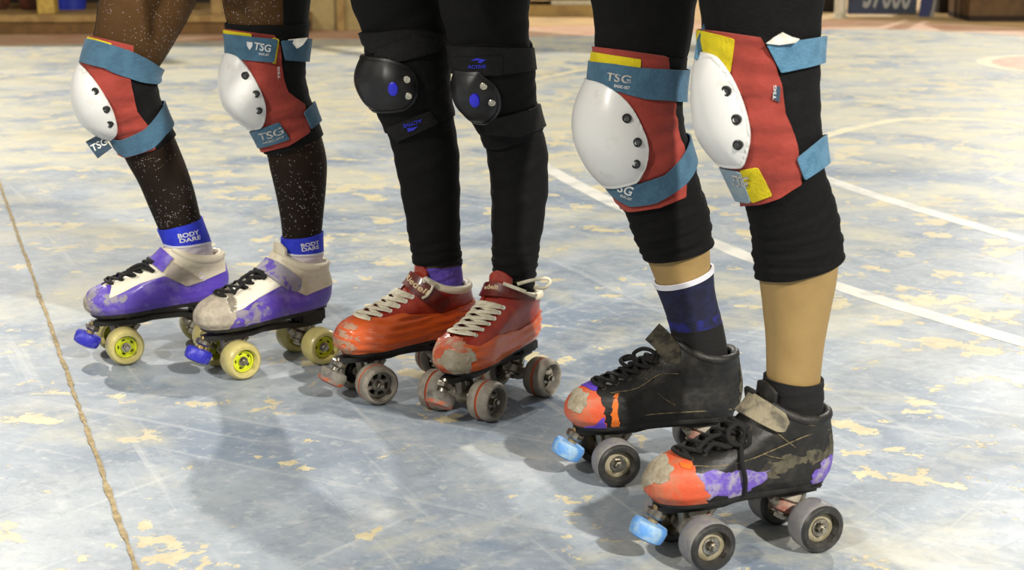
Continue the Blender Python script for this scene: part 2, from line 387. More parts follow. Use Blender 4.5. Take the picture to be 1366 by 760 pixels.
def boot_fn(U, V, toe=1.0, lift=0.0, kz=1.0, drop=0.0):
    hx, hz, tx, tz = [np.interp(U, _tt, a) for a in _H]; ws = np.interp(U, _tt, WS)
    b = np.clip((U-.3)/.5, 0, 1); b = b*b*(3-2*b); n = 2.75-.6*b
    c, s_ = np.cos(V), np.sin(V)
    u = np.sign(c)*np.abs(c)**(2/n); v = np.sign(s_)*np.abs(s_)**(2/n)
    wf = np.interp(u, [-1, -.6, -.25, .1, .45, .75, 1], [.033, .0335, .033, .0375, .0455, .0455, .041])
    W = ws*((1-b)*wf+b*.0390)
    x = (hx+tx)/2+u*(tx-hx)/2; z = (hz+tz)/2+u*(tz-hz)/2
    z = z-.016*np.clip((U-.65)/.35, 0, 1)*s_**2
    x = np.where(x > -.02, -.02+(x+.02)*toe, x); z = .080+lift+(z-.080)*np.where(z > .08, kz, 1)
    z = z-drop*np.clip((.03-x)/.13, 0, 1)*np.clip(1-U*1.3, 0, 1)
    return np.stack([x, v*W, z], -1)
M_SOLE = mat('black_rubber_sole', '#121211', .6, '#24221f', 60); M_PLATE = mat('black_painted_plate', '#151514', .45, '#2b2926', 50, .5, .7)
M_STEEL = mat('worn_steel', '#b9b4a8', .32, '#8d877c', 90, metal=1); M_ALU = mat('dull_aluminium', '#a9a294', .45, '#8b8474', 60, metal=.8)
M_BRASS = mat('brass_thread', '#b8a066', .4, metal=.9); M_GREYR = mat('plate_grey', '#4c4a46', .5)
M_DARK = mat('painted_hole_shade', '#0b0b0b', .8)  # near-black colour painted in for the shade inside the wheel hubs
def make_skate(front, heading, cfg, label):
    h = math.radians(heading); d = np.array([math.cos(h), math.sin(h), 0]); left = np.array([-d[1], d[0], 0])
    org = ground(*front)-d*WB/2-left*TR
    root = empty('roller_skate', org, h, label, 'roller skate', 'quad roller skates worn by the three skaters')
    M4 = Matrix.Translation(Vector(org)) @ Matrix.Rotation(h, 4, 'Z'); bpy.context.view_layer.update()
    bf = lambda U, V: boot_fn(U, V, *cfg.get('fit', (1, 0, 1)))
    S = Surf(bf, np.linspace(0, 1, 91), np.linspace(-PI, PI, 145), M4)
    T, PH, X, Y, Z = S.U, S.V, S.P[..., 0], S.P[..., 1], S.P[..., 2]
    throat = np.minimum(np.minimum(.0125-np.abs(Y), T-.385), X-(-.04))*1000        # opening under the laces
    boot = patch('boot', S, -throat-0*T+np.where(T < .36, 50, 0), cfg['boot'], root, 0, .0012)
    patch('tongue', S, np.minimum(np.minimum(.020-np.abs(Y), T-.37), X+.03)*1000, cfg['tongue'], root, -.0035, .002)
    # tongue tip standing above the collar
    tp = [S.pt(.9, p)[0] for p in np.linspace(-.55, .55, 9)]; tip = []
    up = np.array([-.10, 0, 1.0])
    for k in range(5):
        for q, p in enumerate(tp): tip.append(p+up*(.003+.0060*k)*(1-.25*((q-4)/4)**2*(k/4))-np.array([.006, 0, 0]))
    tf = [(k*9+q, k*9+q+1, k*9+q+10, k*9+q+9) for k in range(4) for q in range(8)]
    tv2 = [p-np.array([.004, 0, 0]) for p in tip]; n_ = len(tip)
    mk('tongue_tip', tip+tv2, tf+[tuple(reversed([i+n_ for i in q])) for q in tf]+[(36+q, 37+q, 37+q+n_, 36+q+n_) for q in range(8)]+[(9*k, 9*k+9, 9*k+9+n_, 9*k+n_) for k in range(4)]+[(9*k+8, 9*k+17, 9*k+17+n_, 9*k+8+n_) for k in range(4)], cfg['tongue'], root)
    # padded collar and lining
    ring = [S.pt(.985, a)[0] for a in np.linspace(-PI, PI, 61)[:-1] if abs(a) > .45]
    rn = [S.pt(.985, a)[1] for a in np.linspace(-PI, PI, 61)[:-1] if abs(a) > .45]
    k0 = next(i for i, a in enumerate([a for a in np.linspace(-PI, PI, 61)[:-1] if abs(a) > .45]) if a > 0)
    ring = ring[k0:]+ring[:k0]; rn = rn[k0:]+rn[:k0]
    ring = [p-n*.003 for p, n in zip(ring, rn)]
    mk('collar', *sweep(ring, cfg.get('collar_r', .0062), 10), cfg['collar'], root)
    # sole, heel and plate
    R0 = [S.P[0, j] for j in range(0, 144)]; cx = np.mean(R0, axis=0)
    def outline(k, dz, flat=None): return [np.array([cx[0]+(p[0]-cx[0])*k, p[1]*k, (p[2]+dz) if flat is None else flat+ (p[0]-.03)*-.02]) for p in R0]
    layers = [outline(1.0, .002), outline(1.012, -.001), outline(1.005, -.005), outline(.97, -.0075)]; V = sum(layers, []); nn = len(R0)
    Fc = [(i*nn+k, i*nn+(k+1) % nn, (i+1)*nn+(k+1) % nn, (i+1)*nn+k) for i in range(3) for k in range(nn)]+[tuple(3*nn+k for k in range(nn))]
    mk('sole', V, Fc, M_SOLE, root)
    hv, hf = merge(box(-.098, -.050, -.025, .025, .066, .084+cfg['fit'][1]-(cfg['fit']+(0,))[3], .004))
    mk('heel_block', hv, hf, M_SOLE, root)
    pl = []; pxs = np.linspace(-.096, .118, 14); pw = np.interp(pxs, [-.105, -.06, 0, .06, .09, .118], [.012, .018, .014, .020, .016, .009])
    for zz in (.0595, .068):
        for s_ in (1, -1):
            pl += [(x, s_*w_, zz+(.0025 if abs(x) < .035 else 0)) for x, w_ in zip(pxs, pw)]
    pf = []
    for i in range(13): pf += [(i, i+1, 15+i, 14+i), (28+i, 42+i, 43+i, 29+i), (i, 28+i, 29+i, i+1), (14+i, 15+i, 43+i, 42+i)]
    pf += [(0, 14, 42, 28), (13, 41, 55, 27)]
    mk('plate', pl, pf, cfg.get('plate', M_PLATE), root, sharp=30)
    # trucks
    for fx, sg in ((WB/2, 1), (-WB/2, -1)):
        tr_ = mk('truck', *merge(lathe([(.0055, -.034), (.0075, -.03), (.010, -.012), (.0125, 0), (.010, .012), (.0075, .03), (.0055, .034)], (fx, 0, .031), (0, 1, 0), 14)[:2],
                                 sweep([(fx, 0, .031), (fx-sg*.018, 0, .040), (fx-sg*.034, 0, .056)], [.010, .008, .006], 10),
                                 sweep([(fx+sg*.002, 0, .033), (fx+sg*.006, 0, .058)], [.008, .009], 10)), cfg.get('truck', M_ALU), root)
        ax = np.array([-sg*.42, 0, -1.]); ax /= np.linalg.norm(ax); o_ = np.array([fx-sg*.006, 0, .064])
        for q, (a0, rr, mm) in enumerate(((.002, .0155, cfg['cush'][0]), (.0175, .0145, cfg['cush'][1]))):
            V, Fc, _ = lathe([(rr*.8, a0), (rr, a0+.002), (rr*1.02, a0+.006), (rr, a0+.012), (rr*.8, a0+.0145)], o_, ax, 18); mk('cushion', V, Fc, mm, tr_)
        V, Fc, _ = lathe([(.016, -.001), (.016, .0025)], o_, ax, 18); mk('cushion_cup', V, Fc, M_STEEL, tr_)
        V, Fc, _ = lathe([(.0135, .032), (.0135, .0345)], o_, ax, 18); mk('cushion_washer', V, Fc, M_STEEL, tr_)
        V, Fc, _ = lathe([(.0045, -.004), (.0045, .036), (.0075, .036), (.0075, .041)], o_, ax, 6); mk('kingpin', V, Fc, M_STEEL, tr_, smooth=False)
        V, Fc, _ = lathe([(.0038, -TR-.021), (.0038, TR+.021)], (fx, 0, .031), (0, 1, 0), 10); mk('axle', V, Fc, M_STEEL, tr_)
        for sy in (1, -1):
            make_wheel(root, (fx, sy*TR, RW), sy, cfg)
    # toe stop
    base = np.array([.116, 0, .060]); ax = np.array(cfg.get('stop_axis', (.58, 0, -.82))); ax = ax/np.linalg.norm(ax)
    V, Fc, _ = lathe([(.0105, -.002), (.0125, 0), (.0125, .006), (.010, .0085)], base, ax, 6); nut = (V, Fc)
    st = [(.013, .014), (.0205, .0155), (.0225, .020), (.0220, .029), (.0205, .0345), (.014, .037)]
    V, Fc, seg = lathe(st, base, ax, 26); ts = mk('toe_stop', V, Fc, [cfg['stop'], cfg.get('stop2', cfg['stop'])], root, fmat=[1 if s_ >= 3 else 0 for s_ in seg])
    V, Fc, _ = lathe([(.0065, -.006), (.0065, .017)], base, ax, 14); mk('stem', V, Fc, cfg.get('stem', M_BRASS), ts)
    mk('jam_nut', *nut, M_STEEL, ts, smooth=False)
    # eyelets and laces
    def phi_at(t, y):
        a = np.linspace(.02, 1.4, 200); p = bf(np.full((1, 200), t), a[None])[0]; return float(np.interp(y, p[:, 1], a))
    rows = np.linspace(.415, .70, cfg.get('rows', 6)); ey = cfg.get('eye_y', .0195)
    pe = [phi_at(t, ey) for t in rows]
    for t, p in zip(rows, pe):
        for s_ in (1, -1):
            c_, n_ = S.pt(t, s_*p, .0022)
            V, Fc, _ = lathe([(.0016, 0), (.0016, .0012), (.0036, .0012), (.0040, 0)], c_-n_*.001, n_, 12, cap=False); mk('eyelet', V, Fc, cfg['eyelet'], root)
    lr, lf = cfg.get('lace_r', .0026), cfg.get('lace_flat', .8)
    for i in range(len(rows)):
        for s_ in ((1, -1) if i < len(rows)-1 else (1,)):
            t0, t1 = rows[i], (rows[i+1] if i < len(rows)-1 else rows[i]); p0, p1 = pe[i], (pe[i+1] if i < len(rows)-1 else pe[i])
            if i == 0 and s_ == -1:
                q = [S.pt(t0, p0*e, .0035+.002*(1-e*e)) for e in np.linspace(-1, 1, 13)]
                mk('lace', *sweep([a for a, b in q], lr, 8, [b for a, b in q], lf), cfg['lace'], root)
            q = []
            for e in np.linspace(0, 1, 15):
                t = t0+(t1-t0)*e; p = s_*(-p0+(p1+p0)*e)
                q.append(S.pt(t, p, .001+.0045*math.sin(PI*e)**.5+(.0022 if s_ > 0 else 0)*math.sin(PI*e)))
            mk('lace', *sweep([a for a, b in q], lr, 8, [b for a, b in q], lf), cfg['lace'], root)
    return root, S, M4

def make_wheel(root, c, sy, cfg):
    k = cfg['wheel']; c = np.array(c, float); hw = .0185; R = RW
    if k == 'double':
        prof = [(.020, -hw*.6), (.0215, -hw), (.027, -hw), (.030, -hw*.8), (R, -hw*.55), (R, -.0022), (R-.0022, -.0012), (R-.0022, .0012), (R, .0022), (R, hw*.55), (.0302, hw*.8), (.027, hw), (.0235, hw), (.0215, hw*.8), (.0205, hw*.2)]
        fm = [0, 0, 0, 0, 0, 1, 1, 1, 0, 0, 0, 0, 2, 2]
    else:
        prof = [(.018, -hw*.6), (.0205, -hw), (.0262, -hw), (.0296, -hw*.82), (R, -hw*.5), (R, hw*.5), (.0296, hw*.82), (.0262, hw), (.0215, hw), (.0195, hw*.72), (.018, hw*.35)]
        fm = [2, 2, 2, 0, 0, 0, 2 if k == 'dark' else 0, 2, 2, 2]
    V, Fc, seg = lathe(prof, c, (0, sy, 0), 40, cap=False)
    wh = mk('wheel', V, Fc, cfg['tyre'], root, fmat=[fm[s_] for s_ in seg], sharp=35)
    hm = cfg['hub']; f = sy
    def L(prof, n=24, ax=(0, sy, 0), o=c): return lathe(prof, o, ax, n, cap=False)[:2]
    if k == 'dark':
        mk('hub', *L([(.0185, -.010), (.0185, .0085), (.0165, .0098), (.0120, .0098), (.0112, .0085), (0.0001, .0085)]), hm, wh)
        mk('bearing', *L([(.0108, .0086), (.0108, .0105), (.0085, .0108), (.0060, .0100)]), M_STEEL, wh)
    else:
        ro = .0205 if k == 'double' else .0180; zf = .006 if k == 'double' else .0095
        parts = [L([(ro, -.012), (ro, zf), (ro-.003, zf), (ro-.003, -.012)]), L([(.0105, -.012), (.0105, zf+.001), (.0075, zf+.001), (.0075, -.012)])]
        e1, e2, dd = frame_of((0, sy, 0))
        if k == 'core': parts = [L([(ro, -.012), (ro, zf+.001), (ro-.0025, zf+.001), (ro-.004, zf-.0025), (.0095, zf-.0025), (.0085, zf-.0005), (.0065, zf-.0005)])]
        for q in range(6 if k == 'double' else 0):
            a = 2*PI*q/6+.3; r_ = e1*math.cos(a)+e2*math.sin(a); parts.append(sweep([c+r_*.009+dd*(zf-.003), c+r_*(ro-.0015)+dd*(zf-.003)], [.0030, .0042], 8))
        mk('hub', *merge(*parts), hm, wh)
        if k == 'double': mk('hub_recess_shade', *L([(ro-.001, zf-.012), (.004, zf-.012)]), M_DARK, wh)  # black disc puts the shade behind the spokes into colour
        else:
            hl = []
            for q in range(5):
                a = 2*PI*q/5+.6; tg = -e1*math.sin(a)+e2*math.cos(a); r_ = e1*math.cos(a)+e2*math.sin(a)
                hl.append(sweep([c+r_*.0119-tg*.0028+dd*(zf-.0026), c+r_*.0124+dd*(zf-.0026), c+r_*.0119+tg*.0028+dd*(zf-.0026)], [.0009, .0015, .0009], 8))
            mk('hub_hole_shade', *merge(*hl), M_DARK, wh)  # solid dark ovals on the hub face, painted as shaded holes
        mk('bearing', *L([(.0078, zf), (.0078, zf+.0018), (.0045, zf+.0018)]), M_STEEL, wh)
    V, Fc, _ = lathe([(.0058, .009), (.0058, .0155), (.0045, .0165), (.0028, .0165), (.0028, .0185)], c, (0, sy, 0), 6); mk('axle_nut', V, Fc, M_STEEL, wh, smooth=False)

def loop_lace(root, S, pts, cfg, n=30, r=None):
    """a bow loop standing off the boot: (pixel x, pixel y, height off the boot)"""
    P = []; 
    for x, y, o in pts:
        u, v = S.uv(x, y, o); P.append(S.pt(u, v, o)[0])
    mk('lace', *sweep(curve_pts(P, n), r or cfg.get('lace_r', .0026), 8), cfg['lace'], root)
def strap_on(root, S, pts, m, off, thick, name='strap', label=None, rag=0):
    f = S.poly(pts, .35)
    if rag: f = ragged(S, f, rag)
    return patch(name, S, f, m, root, off, thick, label)

# --- purple skates
M_PURP = mat('purple_painted_leather', '#563fab', .40, '#8476bb', 26, .48, .72, bump=.25, bscale=60, coat=.25)
M_SCUFF = mat('scuffed_beige_toe', '#9c9384', .7, '#b5aa97', 60, .4, .62, bump=.5, bscale=120)
M_SCUFFP = mat('scuffed_purple_toe', '#8d8693', .6, '#5a45ab', 42, .46, .58, bump=.4, bscale=100)
M_CREAM = mat('cream_leather', '#d9cfb6', .5, '#c3b797', 40, .5, .7, bump=.15)
M_BEIGE = mat('beige_strap_leather', '#b3a89a', .5, '#a29684', 40)
M_WHITEL = mat('white_eyestay_leather', '#dcd6c4', .5, '#c4bba4', 60, .55, .72)
M_BLACKLACE = mat('black_cotton_lace', '#0e0d0c', .85, bump=.4, bscale=500)
M_AMBER = mat('amber_urethane', '#c3b776', .35, '#b3a765', 30, coat=.2); M_AMBER2 = mat('amber_cushion', '#c99a12', .4, '#d8ae28', 60)
M_LIME = mat('lime_yellow_hub', '#d3dc2a', .4)
M_BLUESTOP = mat('blue_rubber_stop', '#2c2cab', .45, '#6f6bd0', 70, .5, .66, bump=.3, bscale=150)
purple = dict(fit=(.95, .006, .88), boot=M_PURP, tongue=M_CREAM, collar=M_CREAM, collar_r=.0075, eyelet=M_WHITEL, lace=M_BLACKLACE, lace_r=.0027, wheel='core', tyre=[M_AMBER, M_AMBER, M_AMBER], hub=M_LIME,
              cush=(M_ALU, M_ALU), stop=M_BLUESTOP, stop_axis=(.45, 0, -.89), rows=6)
# --- orange skates
M_REDL = mat('worn_red_leather', '#8a2317', .42, '#a03a22', 30, .45, .65, bump=.3, bscale=90, coat=.2)
M_TAPE = mat('orange_duct_tape', '#c9561f', .36, '#b34a1c', 24, .5, .7, bump=.9, bscale=60, coat=.5, stretch=(.28, 1, 1))
M_TSCUFF = mat('scuffed_tape_toe', '#a5826a', .75, '#b04a2a', 46, .48, .6, bump=.5, bscale=130)
M_GSCUFF = mat('grey_worn_toe', '#a29a87', .8, '#8c8069', 60, .4, .6, bump=.5, bscale=140)
M_CRLACE = mat('cream_flat_lace', '#d6cfba', .8, '#c2b9a0', 90, bump=.3, bscale=400)
M_GREYW = mat('dusty_grey_urethane', '#7f796e', .6, '#968e80', 60, .45, .6); M_ORGR = mat('orange_groove', '#b25a38', .6)
M_GREYF = mat('dark_grey_wheel_face', '#6a655d', .6, '#8b8376', 50, .48, .62)
M_STOPG = mat('grey_rubber_stop', '#55514a', .6, '#7a756b', 40, .45, .6); M_STOPO = mat('orange_stop_face', '#a9512f', .6, '#7c746a', 50, .45, .6)
M_STRAPR = mat('dark_red_strap', '#54140f', .4, '#6c2418', 40, coat=.3); M_GOLDPR = mat('gold_print', '#cdb48c', .5)
orange = dict(fit=(.89, .002, .89), boot=M_REDL, tongue=M_REDL, collar=M_CREAM, collar_r=.0065, eyelet=mat('white_eyelet', '#dedad0', .4), lace=M_CRLACE, lace_r=.0042, lace_flat=.32, wheel='double', tyre=[M_GREYW, M_ORGR, M_GREYF], hub=mat('grey_hub', '#8f897b', .5, '#79736a', 60),
              cush=(M_STEEL, M_ALU), stop=M_STOPG, stop2=M_STOPO, stem=M_STEEL, stop_axis=(.50, 0, -.87), rows=6, eye_y=.0235)
# --- black skates
M_BLKL = mat('scuffed_black_leather', '#141312', .50, '#2f2b26', 34, .48, .7, bump=.4, bscale=70, rough2=.7)
M_OTAPE = mat('orange_red_tape', '#cc5531', .5, '#b96a4c', 30, .48, .62, bump=.4, bscale=70)
M_PTAPE = mat('torn_purple_tape', '#6a52b0', .6, '#9b93aa', 60, .46, .6, bump=.6, bscale=120)
M_PTAPE2 = mat('violet_tape', '#5a3fb0', .45)
M_ORNG = mat('plain_orange_tape', '#d0681f', .5)
M_TANEDGE = mat('torn_tan_edge', '#7c6f52', .9, '#4b4333', 120, .45, .6)
M_GTAPE = mat('dirty_grey_tape', '#8b826b', .8, '#4e4a40', 50, .48, .68, bump=.4, bscale=160)
M_DTAPE = mat('dirty_dark_tape', '#55503f', .8, '#2b2822', 60, .45, .6, bump=.5, bscale=160)
M_WGREY = mat('grey_urethane', '#77757a', .55, '#86847f', 50); M_WBLK = mat('black_wheel_face', '#2b2a28', .45, '#4a4845', 60, .5, .7)
M_HUBC = mat('cream_hub', '#a89f86', .5, '#8d8468', 60); M_LBLUE = mat('light_blue_stop', '#5d96d6', .55, '#93b3cc', 50, .48, .62, bump=.2)
M_CUW = mat('off_white_cushion', '#bdb4a2', .5, '#a3998a', 60); M_CUR = mat('dusty_red_cushion', '#a3695a', .5, '#b89a8a', 60)
black = dict(fit=(.96, 0, .90, .012), boot=M_BLKL, tongue=M_BLKL, collar=M_BLKL, collar_r=.0062, eyelet=mat('dark_eyelet', '#5a564d', .4, metal=.7), lace=M_BLACKLACE, lace_r=.0029, wheel='dark', tyre=[M_WGREY, M_WGREY, M_WBLK], hub=M_HUBC,
             cush=(M_CUW, M_CUR), stop=M_LBLUE, stem=mat('tan_stem', '#94815c', .6, '#7a6a4c', 60), stop_axis=(.45, 0, -.89), rows=6)

SK = {}
SK['L2'] = make_skate((168, 484.5), -155, purple, 'purple skate with scuffed purple toe, farther foot of the skater in glitter tights')
SK['L1'] = make_skate((322, 504), -145, purple, 'purple skate with beige worn toe cap, nearer foot of the skater in glitter tights')
SK['M2'] = make_skate((503, 537), -151, orange, 'orange taped skate below the purple sock, farther foot of the middle skater')
SK['M1'] = make_skate((650, 560), -125, orange, 'orange taped skate with loose lace loop, turned most toward the camera')
SK['R2'] = make_skate((821, 645), -166, black, 'black skate with orange taped toe and upright loose strap, farther foot of the right skater')
SK['R1'] = make_skate((942, 757), -158, black, 'black skate with torn purple tape on its side, nearest skate to the camera')

# ------------------------------------------------------------------ legs
class Leg:
    def __init__(s, key, st):
        root, S, M4 = SK[key]; s.key = key
        R = np.array(M4.to_3x3()); s.F = R@np.array([1., 0, 0]); s.L = R@np.array([0, 1., 0]); s.o = np.array(M4.translation)
        C = []; r = []
        for y, xl, xr in st:                                   # from the ankle up
            c = on_plane((xl+xr)/2, y, s.o, s.L); C.append(c); r.append((xr-xl)/2/pscale(c))
        C = np.array(C); r = np.array(r)
        T = np.gradient(C, axis=0); T /= np.linalg.norm(T, axis=1, keepdims=True); r = r*np.clip(T[:, 2], .8, 1)
        a = np.array([-.064, 0, .135]); ank = s.o+R@a; ank2 = s.o+R@np.array([-.064, 0, .10])
        C = np.vstack([ank2, ank, C]); r = np.concatenate([[.026, .029], r])
        d = np.concatenate([[0], np.cumsum(np.linalg.norm(np.diff(C, axis=0), axis=1))])
        s.len = d[-1]; s.td = np.arange(0, s.len, .002)
        def sm(y, w):
            a_ = np.interp(s.td, d, y); p = np.pad(a_, w, mode='reflect', reflect_type='odd'); k = np.hanning(2*w+3)[1:-1]; return np.convolve(p, k/k.sum(), 'valid')
        s.C = np.stack([sm(C[:, k], 14) for k in range(3)], 1); s.r = sm(r, 10)
        s.Tn = np.gradient(s.C, axis=0); s.Tn /= np.linalg.norm(s.Tn, axis=1, keepdims=True)
        s.hip = s.C[-16]
    def fn(s, t, ph, org):
        i3 = lambda A: np.stack([np.interp(t, s.td, A[:, k]) for k in range(3)], -1)
        C = i3(s.C); T = i3(s.Tn); T /= np.linalg.norm(T, axis=-1, keepdims=True); r = np.interp(t, s.td, s.r)[..., None]
        L = s.L - T*(T@s.L)[..., None]; L /= np.linalg.norm(L, axis=-1, keepdims=True); Fr = np.cross(L, T)
        if np.mean(Fr@s.F) < 0: Fr = -Fr
        return C+r*(Fr*np.cos(ph)[..., None]*1.02+L*np.sin(ph)[..., None]*.96)-org
    def t_at(s, y):
        py = pix(s.C)[1]; k = np.argmin(abs(py-y)); return s.td[k]
    def surf(s, y_lo, y_hi, org, nt=None, nphi=121):
        t0, t1 = s.t_at(y_lo), s.t_at(y_hi); nt = nt or max(8, int((t1-t0)/.0026))
        return Surf(lambda u, v: s.fn(u, v, org), np.linspace(t0, t1, nt), np.linspace(-PI, PI, nphi), Matrix.Translation(Vector(org)))

# pixel outlines of the bare legs: (row, left edge, right edge), ankle upward
LEGS = {
 'L2': [(335, 227, 283), (300, 212, 269), (262, 196, 260), (230, 182, 250), (200, 164, 238), (170, 150, 224), (140, 128, 213), (115, 114, 206), (92, 114, 205), (70, 118, 218), (45, 124, 234), (20, 127, 247), (0, 131, 258), (-60, 142, 288), (-120, 158, 315), (-190, 180, 345)],
 'L1': [(345, 377, 429), (310, 378, 428), (280, 374, 431), (250, 368, 434), (220, 361, 436), (195, 355, 432), (170, 342, 424), (140, 326, 413), (110, 314, 404), (80, 310, 403), (50, 309, 407), (25, 304, 409), (0, 298, 411), (-60, 290, 420), (-120, 286, 428), (-190, 284, 440)],
 'M2': [(365, 563, 617), (340, 552, 612), (300, 546, 611), (250, 537, 611), (200, 527, 610), (170, 519, 605), (140, 506, 600), (110, 497, 596), (80, 494, 596), (50, 491, 598), (25, 482, 597), (0, 472, 594), (-60, 455, 596), (-120, 445, 598), (-190, 442, 602)],
 'M1': [(375, 662, 712), (350, 659, 714), (300, 657, 723), (250, 657, 730), (200, 650, 730), (170, 640, 724), (140, 622, 718), (110, 609, 714), (80, 605, 709), (50, 600, 705), (25, 592, 706), (0, 586, 706), (-60, 580, 712), (-120, 576, 720), (-190, 572, 730)],
 'R2': [(470, 905, 968), (430, 896, 960), (395, 884, 952), (365, 872, 950), (330, 858, 949), (300, 845, 947), (270, 833, 940), (235, 815, 928), (200, 797, 915), (160, 790, 905), (120, 793, 905), (80, 797, 910), (40, 798, 920), (0, 793, 925), (-60, 785, 935), (-120, 780, 948), (-210, 775, 965)],
 'R1': [(540, 1024, 1096), (510, 1022, 1094), (450, 1021, 1101), (400, 1016, 1111), (370, 1012, 1117), (330, 1008, 1121), (290, 1002, 1116), (260, 994, 1106), (220, 974, 1098), (180, 958, 1092), (140, 950, 1088), (100, 946, 1087), (60, 942, 1088), (30, 940, 1091), (0, 938, 1094), (-60, 932, 1100), (-120, 926, 1108), (-210, 918, 1120)],
}
LG = {k: Leg(k, v) for k, v in LEGS.items()}
M_SKIN = mat('skin', '#9f8350', .55, '#967a4a', 20, .4, .65, bump=.05, bscale=300)
M_SKIN_L = mat('skin_paler', '#c09a6c', .55, '#b58f60', 20)
M_BLACKF = mat('black_stretch_fabric', '#060606', .85, '#0a0909', 60, spec=.25, bump=.3, bscale=260)
M_BLACKF2 = mat('black_ribbed_fabric', '#070707', .9, '#0c0b0b', 90, bump=.4, bscale=420, spec=.25)

def remesh(parts, vox, name, m, parent=None, smooth_it=6):
    v, f = merge(*parts); me = bpy.data.meshes.new('tmp'); me.from_pydata([tuple(map(float, p)) for p in v], [], f)
    bm = bmesh.new(); bm.from_mesh(me); bmesh.ops.recalc_face_normals(bm, faces=bm.faces); bm.to_mesh(me); bm.free()
    o = bpy.data.objects.new('tmp', me); col.objects.link(o)
    md = o.modifiers.new('r', 'REMESH'); md.mode = 'VOXEL'; md.voxel_size = vox
    sm = o.modifiers.new('s', 'SMOOTH'); sm.iterations = smooth_it; sm.factor = .5
    dg = bpy.context.evaluated_depsgraph_get(); e = bpy.data.meshes.new_from_object(o.evaluated_get(dg)); bpy.data.objects.remove(o)
    e.materials.clear(); e.materials.append(m); e.polygons.foreach_set('use_smooth', [True]*len(e.polygons)); e.name = name
    r = bpy.data.objects.new(name, e); col.objects.link(r); r.parent = parent; return r
def blob(pts, rad, n=16, flat=1.0, nrm=None):
    return sweep(pts, rad, n, nrm, flat)
def person(a, b, label, skin, top_m, short_m, helmet_m, group=None):
    la, lb = LG[a], LG[b]
    base = (la.o+lb.o)/2; base[2] = 0
    F = la.F+lb.F; F /= np.linalg.norm(F); Lt = np.array([-F[1], F[0], 0])
    parts = []
    hips = []
    for g in (la, lb):
        sel = range(0, len(g.td), 4)
        t = g.td[list(sel)][:, None]*np.ones((1, 20)); ph = np.linspace(0, 2*PI, 21)[:-1][None]*np.ones((len(t), 1))
        P = g.fn(t, ph, base); m_ = len(P); V = P.reshape(-1, 3)
        Fc = [(i*20+k, i*20+(k+1) % 20, (i+1)*20+(k+1) % 20, (i+1)*20+k) for i in range(m_-1) for k in range(20)]+[tuple(range(19, -1, -1)), tuple((m_-1)*20+k for k in range(20))]
        parts.append((V, Fc)); hips.append(g.hip-base)
    hc = (hips[0]+hips[1])/2; hw = np.linalg.norm(hips[0]-hips[1])/2; pe = hc+np.array([0, 0, .07])-F*.02
    thigh_r = np.mean([la.r[-16], lb.r[-16]])
    for h in hips: parts.append(blob([h-np.array([0, 0, .03]), (h+pe)/2, pe+np.array([0, 0, .02])], [thigh_r, thigh_r*1.12, thigh_r*1.05]))
    up = np.array([0, 0, 1.])+F*.22; up /= np.linalg.norm(up)
    tor = [pe-up*.02, pe+up*.10, pe+up*.22, pe+up*.34, pe+up*.43, pe+up*.48]
    torso = sweep(tor, [.155, .135, .145, .165, .150, .07], 20, [F]*6, .68)
    sh = pe+up*.43; neck = sh+up*.06+F*.01; head = neck+np.array([0, 0, .13])+F*.03
    parts += [torso, blob([sh, neck, neck+np.array([0, 0, .06])], [.055, .05, .05])]
    hd = lathe([(.001, -.115), (.045, -.105), (.062, -.07), (.072, -.02), (.076, .03), (.068, .075), (.045, .105), (.001, .118)], head, (0, 0, 1), 20)[:2]
    parts += [hd, blob([head+F*.066, head+F*.094-np.array([0, 0, .02]), head+F*.07-np.array([0, 0, .03])], [.008, .012, .01], 8),
              blob([head+Lt*.07, head+Lt*.083], [.014, .020], 8), blob([head-Lt*.07, head-Lt*.083], [.014, .020], 8)]
    arms = []
    for s_ in (1, -1):
        s0 = sh+Lt*s_*.155; el = s0+Lt*s_*.05-up*.25+F*.02; wr = el+F*.14-np.array([0, 0, .17])-Lt*s_*.03; pa = wr+F*.05-np.array([0, 0, .06])
        arms.append(blob([sh+Lt*s_*.08, s0, el, wr, pa], [.05, .052, .038, .026, .030], 12))
        for q in range(4):
            k0 = pa+Lt*(q-1.5)*.017; arms.append(blob([k0-(pa-wr)*.3, k0+F*.02-np.array([0, 0, .035]), k0+F*.015-np.array([0, 0, .065+.006*(q in (1, 2))])], [.009, .0088, .007], 8))
        arms.append(blob([wr+F*.01, wr+F*.045-Lt*s_*.03-np.array([0, 0, .02]), wr+F*.075-Lt*s_*.035-np.array([0, 0, .045])], [.011, .010, .008], 8))
    body = remesh(parts+arms, .0075, 'person', skin, smooth_it=4); body.location = base
    props(body, label, 'person', group)
    # shorts and shirt over the hips and torso (above the picture's edge)
    g = .012
    sp = [blob([h-np.array([0, 0, .075]), h, (h+pe)/2, pe+np.array([0, 0, .02])], [thigh_r+g, thigh_r+g, thigh_r*1.12+g, thigh_r*1.05+g]) for h in hips]
    sp.append(sweep([pe-up*.03, pe+up*.09], [.167, .149], 20, [F]*2, .70)); remesh(sp, .009, 'shorts', short_m, body, 6)
    ts = [sweep([pe+up*.05]+tor[2:5], [.155, .158, .178, .16], 20, [F]*4, .71)]
    for s_ in (1, -1): s0 = sh+Lt*s_*.155; ts.append(blob([sh+Lt*s_*.08, s0, s0+Lt*s_*.025-up*.12], [.06, .063, .056], 12))
    remesh(ts, .010, 'shirt', top_m, body, 5)
    hl = lathe([(.001, .135), (.05, .128), (.082, .10), (.097, .055), (.098, .015), (.090, .005)], head+np.array([0, 0, .005])-F*.008, (0, 0, 1), 24)[:2]
    mk('helmet', *hl, helmet_m, body)
    return body, base
M_SHIRT = mat('dark_shirt', '#1b1a1c', .85)
M_HELM = mat('black_helmet', '#141414', .4)
